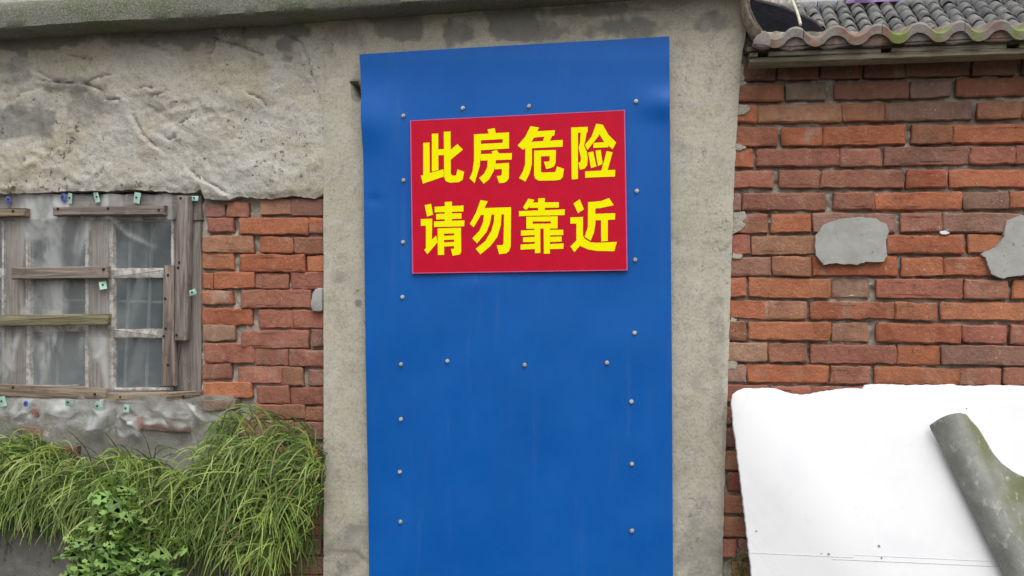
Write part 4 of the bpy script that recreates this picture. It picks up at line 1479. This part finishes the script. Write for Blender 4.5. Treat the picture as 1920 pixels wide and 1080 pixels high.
# ------------------------------------------------------------------ cement tile leaning on the board
def tp(px, py, off):
    return UP(px, py, ptop + nb * off, nb)
LT = [(795, 1744), (808, 1749), (850, 1772), (950, 1822), (1080, 1887), (1400, 2047)]
RT = [(774, 1800), (777, 1812), (790, 1822), (802, 1834), (822, 1846), (850, 1862), (868, 1878), (885, 1900), (900, 1932), (918, 1990), (960, 2060), (1400, 2220)]
V, FC, MO = [], [], []
nr, nc = 70, 40
for side in (0, 1):
    for j in range(nr + 1):
        v = j / nr
        lx, ly = poly(LT, lerp(797, 1400, v)), lerp(797, 1400, v)
        ry = lerp(774, 1150, v ** 1.15)
        rx = poly(RT, ry)
        for i in range(nc + 1):
            u = (i / nc)
            px, py = lerp(lx, rx, u), lerp(ly, ry, u)
            if j < 4:
                py -= 5.5 * math.sin(math.pi * u) * (1 - j / 4)
            # distance from the straight left edge, in metres
            ex_, ey_ = 140.0, 285.0
            dist = ((px - 1744) * ey_ - (py - 795) * ex_) / math.hypot(ex_, ey_) / 640.0
            if dist < .125:
                h = .056 * math.sin(math.pi * min(1, max(0, (dist + .012) / .15))) ** .8
            else:
                h = .056 * math.sin(math.pi * .9133) ** .8 * math.exp(-(dist - .125) * 16) + .02 * smooth(.16, .32, dist)
            base_off = .005
            w = tp(px, py, base_off + h)
            p = Vector((w.x * 20, w.y * 20, w.z * 20))
            w = w + nb * (.0018 * fbm(p, 3))
            if side:
                w = w - nb * .013
            V.append(w)
            MO.append(max(0, min(1, smooth(.075, .12, dist) * (.75 + fbm(p * .7, 3)))))
S = (nr + 1) * (nc + 1)
for j in range(nr):
    for i in range(nc):
        a = j * (nc + 1) + i
        q = [a, a + nc + 1, a + nc + 2, a + 1]
        FC.append(q)
        FC.append([k + S for k in reversed(q)])
W = nc + 1
rim = [i for i in range(W)] + [j * W + nc for j in range(1, nr + 1)] + [nr * W + i for i in range(nc - 1, -1, -1)] + [j * W for j in range(nr - 1, 0, -1)]
for k in range(len(rim)):
    a, b = rim[k], rim[(k + 1) % len(rim)]
    FC.append([a, b, b + S, a + S])
ctile = mk('cement_tile', V, FC, MAT['cement'], None, attr={'moss': MO}, sharp=60, base=True)
tag(ctile, 'mossy grey curved cement roof tile leaning on the white board', 'roof tile')

# ------------------------------------------------------------------ plants
random.seed(1234)
GT = [(-200, 800), (-60, 790), (0, 808), (60, 806), (110, 822), (160, 858), (230, 842), (300, 850), (340, 878), (385, 868), (410, 835), (425, 795), (445, 768), (480, 752), (520, 750), (560, 775), (590, 808), (603, 850)]
GB = [(-200, 1040), (0, 1020), (60, 1015), (110, 1010), (150, 1030), (330, 1050), (420, 1110), (560, 1110), (598, 980), (603, 940)]
XMAX = U(608, 900, -.08).x
V, FC, TI = [], [], []
def blade(root, d, L, wd, col):
    k = 9
    p = Vector(root)
    d = d.normalized()
    bend = rnd(.08, .46)
    sx = rnd(-.09, .09)
    s0 = len(V)
    for i in range(k + 1):
        t = i / k
        hw = wd * (1 - .62 * t ** 3) * (.55 + .45 * min(1, t * 5)) * .5
        side = d.cross(Vector((0, -1, .15)))
        side = side.normalized() if side.length > .05 else Vector((1, 0, 0))
        V.append(p - side * hw); V.append(p + side * hw)
        sh = .8 + .35 * t
        TI.append((col[0] * sh, col[1] * sh, col[2] * sh)); TI.append((col[0] * sh, col[1] * sh, col[2] * sh))
        p = p + d * (L / k)
        if p.x > XMAX - .02: d.x = -abs(d.x) * .6
        if p.y > -.03: p.y = -.03 - rnd(0, .01)
        d = (d + Vector((sx + rnd(-.10, .10), .012 + rnd(-.05, .05), -bend * rnd(.4, 1.6)))).normalized()
    for i in range(k):
        a = s0 + 2 * i
        FC.append([a, a + 1, a + 3, a + 2])
GC = [(.255, .340, .080), (.345, .440, .115), (.150, .225, .050), (.400, .480, .170), (.085, .140, .032), (.240, .315, .115), (.110, .175, .040)]
cl = 0
while cl < 560:
    px = -190 + 792 * ((cl * .61803) % 1) + rnd(-8, 8)
    px = min(px, 602)
    t, b = poly(GT, px), poly(GB, px)
    v = rnd(0, 1) ** .85
    py = lerp(t + 6, max(t + 20, b - 75), v)
    if True:
        cl += 1
        root = U(px, py, -.03)
        nbl = random.randint(5, 12)
        lay = rnd(0, .07)
        csx = rnd(-.5, .5) + (-.18 if px < 330 else .0)
        if px > 540: csx = rnd(-.7, .15)
        col = random.choice(GC)
        csx *= 1.5
        for _ in range(nbl):
            r = root + Vector((rnd(-.02, .02), -lay + rnd(-.012, .006), rnd(-.018, .018)))
            d = Vector((csx + rnd(-1.2, 1.2), -rnd(.12, .75), rnd(-.35, .95)))
            k = rnd(.7, 1.3)
            if random.random() < .02:
                col2 = (.34, .29, .15)
            else:
                col2 = col
            L = rnd(.07, .20) * (.6 if py < t + 26 else 1)
            blade(r, d, L, rnd(.0030, .0052), (col2[0] * k, col2[1] * k, col2[2] * k))
# sparse dark undergrowth close to the wall
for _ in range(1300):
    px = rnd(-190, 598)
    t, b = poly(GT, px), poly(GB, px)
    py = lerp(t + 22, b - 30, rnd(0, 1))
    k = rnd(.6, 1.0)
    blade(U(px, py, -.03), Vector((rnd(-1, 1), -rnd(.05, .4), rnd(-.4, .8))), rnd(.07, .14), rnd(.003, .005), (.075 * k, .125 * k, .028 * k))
grass = mk('trailing_grass', V, FC, MAT['grass'], None, attr={'tint': TI}, sharp=None)
grass.data.polygons.foreach_set('use_smooth', [True] * len(grass.data.polygons))
tag(grass, 'dense thin-leaved green plants trailing down the wall below the window', 'grass', kind='stuff')

XMAX = 9.0
# small tuft between the pillar and the white board
V, FC, TI = [], [], []
for _ in range(70):
    px, py = rnd(1380, 1406), rnd(1040, 1180)
    k = rnd(.6, 1.1)
    blade(U(px, py, -.05), Vector((rnd(-.6, .6), -rnd(.05, .3), rnd(.1, 1))), rnd(.03, .07), rnd(.002, .004), (.12 * k, .17 * k, .04 * k))
tuft = mk('grass_tuft', V, FC, MAT['grass'], None, attr={'tint': TI}, sharp=None)
tag(tuft, 'small green tuft in the gap between pillar and white board', 'grass', kind='stuff')

# leafy weed growing up from the ground in front of the grass
random.seed(88)
def leaf_mesh(name, lobes):
    outline = [(0, 0)]
    R_, L_ = [], []
    for i in range(lobes):
        t = (i + .5) / lobes
        wdt = .58 * math.sin(math.pi * (.18 + .72 * t)) * (1 - .25 * t)
        R_ += [(wdt * .62, t - .30 / lobes), (wdt * 1.05, t + .22 / lobes), (wdt * .50, t + .42 / lobes)]
    R_ = R_[:-1]
    V = [(0, 0, 0)]
    for x, y in R_: V.append((x, y, .10 * abs(x) - .18 * y * y))
    V.append((0, 1.05, -.20))
    for x, y in reversed(R_): V.append((-x, y, .10 * abs(x) - .18 * y * y))
    n = len(V)
    mid = [(0, t, -.05 - .18 * t * t) for t in (.3, .65)]
    V += mid
    nr_ = len(R_)
    FC = []
    ring = list(range(n))
    def spine(y): return n if y < .5 else n + 1
    for i in range(n):
        a, b = ring[i], ring[(i + 1) % n]
        m = spine((V[a][1] + V[b][1]) / 2)
        FC.append([a, b, m] )
    half = nr_ + 1
    # bridge the two spine points where the fan switches
    sw = [i for i in range(n) if spine((V[ring[i]][1] + V[ring[(i + 1) % n]][1]) / 2) != spine((V[ring[i - 1]][1] + V[ring[i]][1]) / 2)]
    for i in sw:
        FC.append([ring[i], n, n + 1])
    me = bpy.data.meshes.new(name)
    me.from_pydata(V, [], FC)
    me.materials.append(MAT['weed'])
    me.polygons.foreach_set('use_smooth', [True] * len(me.polygons))
    return me
LM = [leaf_mesh('lobed_leaf', 3), leaf_mesh('lobed_leaf_long', 4)]
def weed(name, label, base_px, tips, nleaf, spread, Yw):
    w0 = U(base_px, 1080, Yw)
    root = empty(name, (w0.x, Yw, 0), label, 'plant')
    for (tx, ty, ty_off) in tips:
        tip = U(tx, ty, Yw + ty_off)
        b0 = Vector((w0.x + rnd(-.03, .03), Yw + rnd(-.02, .02), .0))
        path = []
        for k in range(9):
            t = k / 8
            p = b0.lerp(tip, t)
            p.x = lerp(b0.x, tip.x, t ** 1.6) + .006 * math.sin(5 * t)
            path.append(p)
        V, FC = tube(path, [lerp(.0055, .0018, k / 8) for k in range(9)], 6)
        mk('stem', V, FC, MAT['weed'], root, color=(.12, .17, .05))
        for k in range(nleaf):
            t = 1 - (k / nleaf) ** 1.1 * spread
            f = t * 8
            i = min(7, int(f))
            p = path[i].lerp(path[i + 1], f - i)
            az = k * 2.4 + rnd(-.5, .5)
            el = lerp(rnd(.35, .95), rnd(-.3, .4), min(1, k / nleaf * 1.8))
            d = Vector((math.cos(az) * math.cos(el), math.sin(az) * math.cos(el), math.sin(el)))
            if d.y > .1: d.y *= -.5
            d.y -= .25
            d.normalize()
            x = d.cross(Vector((0, 0, 1)))
            x = x.normalized() if x.length > .01 else Vector((1, 0, 0))
            nrm = x.cross(d)
            s = lerp(.024, .052, min(1, k / nleaf * 2.2)) * rnd(.7, 1.25)
            o = bpy.data.objects.new('leaf', random.choice(LM))
            COL.objects.link(o)
            rot = Matrix((x, d, nrm)).transposed()
            rot = rot @ Matrix.Rotation(rnd(-.9, .9), 3, 'Y') @ Matrix.Rotation(rnd(-.5, .3), 3, 'X')
            off = p + d * (.02 if k > 5 else .004)
            o.rotation_euler = rot.to_euler()
            o.scale = (s * rnd(.85, 1.15), s, s)
            place(o, off, root)
            kcol = rnd(.55, 1.25)
            young = 1 - min(1, k / nleaf * 1.6)
            o.color = (lerp(.27, .36, young) * kcol, lerp(.43, .50, young) * kcol, lerp(.145, .160, young) * kcol, 1)
    return root
weed('leafy_weed', 'bushy light-green leafy weed with lobed leaves at the bottom left', 240,
     [(165, 985, -.02), (205, 955, -.05), (262, 948, -.04), (300, 985, -.03), (338, 1010, -.05), (142, 1012, -.02), (228, 1000, -.08), (285, 1028, -.09), (180, 1045, -.09), (325, 1060, -.08), (250, 925, 0), (150, 1065, -.06), (240, 1060, -.11), (345, 1075, -.03)],
     21, .20, -.24)
weed('leafy_weed', 'single tall leafy weed shoot above the bushy one, among the trailing grass', 222,
     [(224, 884, 0), (243, 905, -.02), (205, 920, -.01)], 11, .10, -.17)
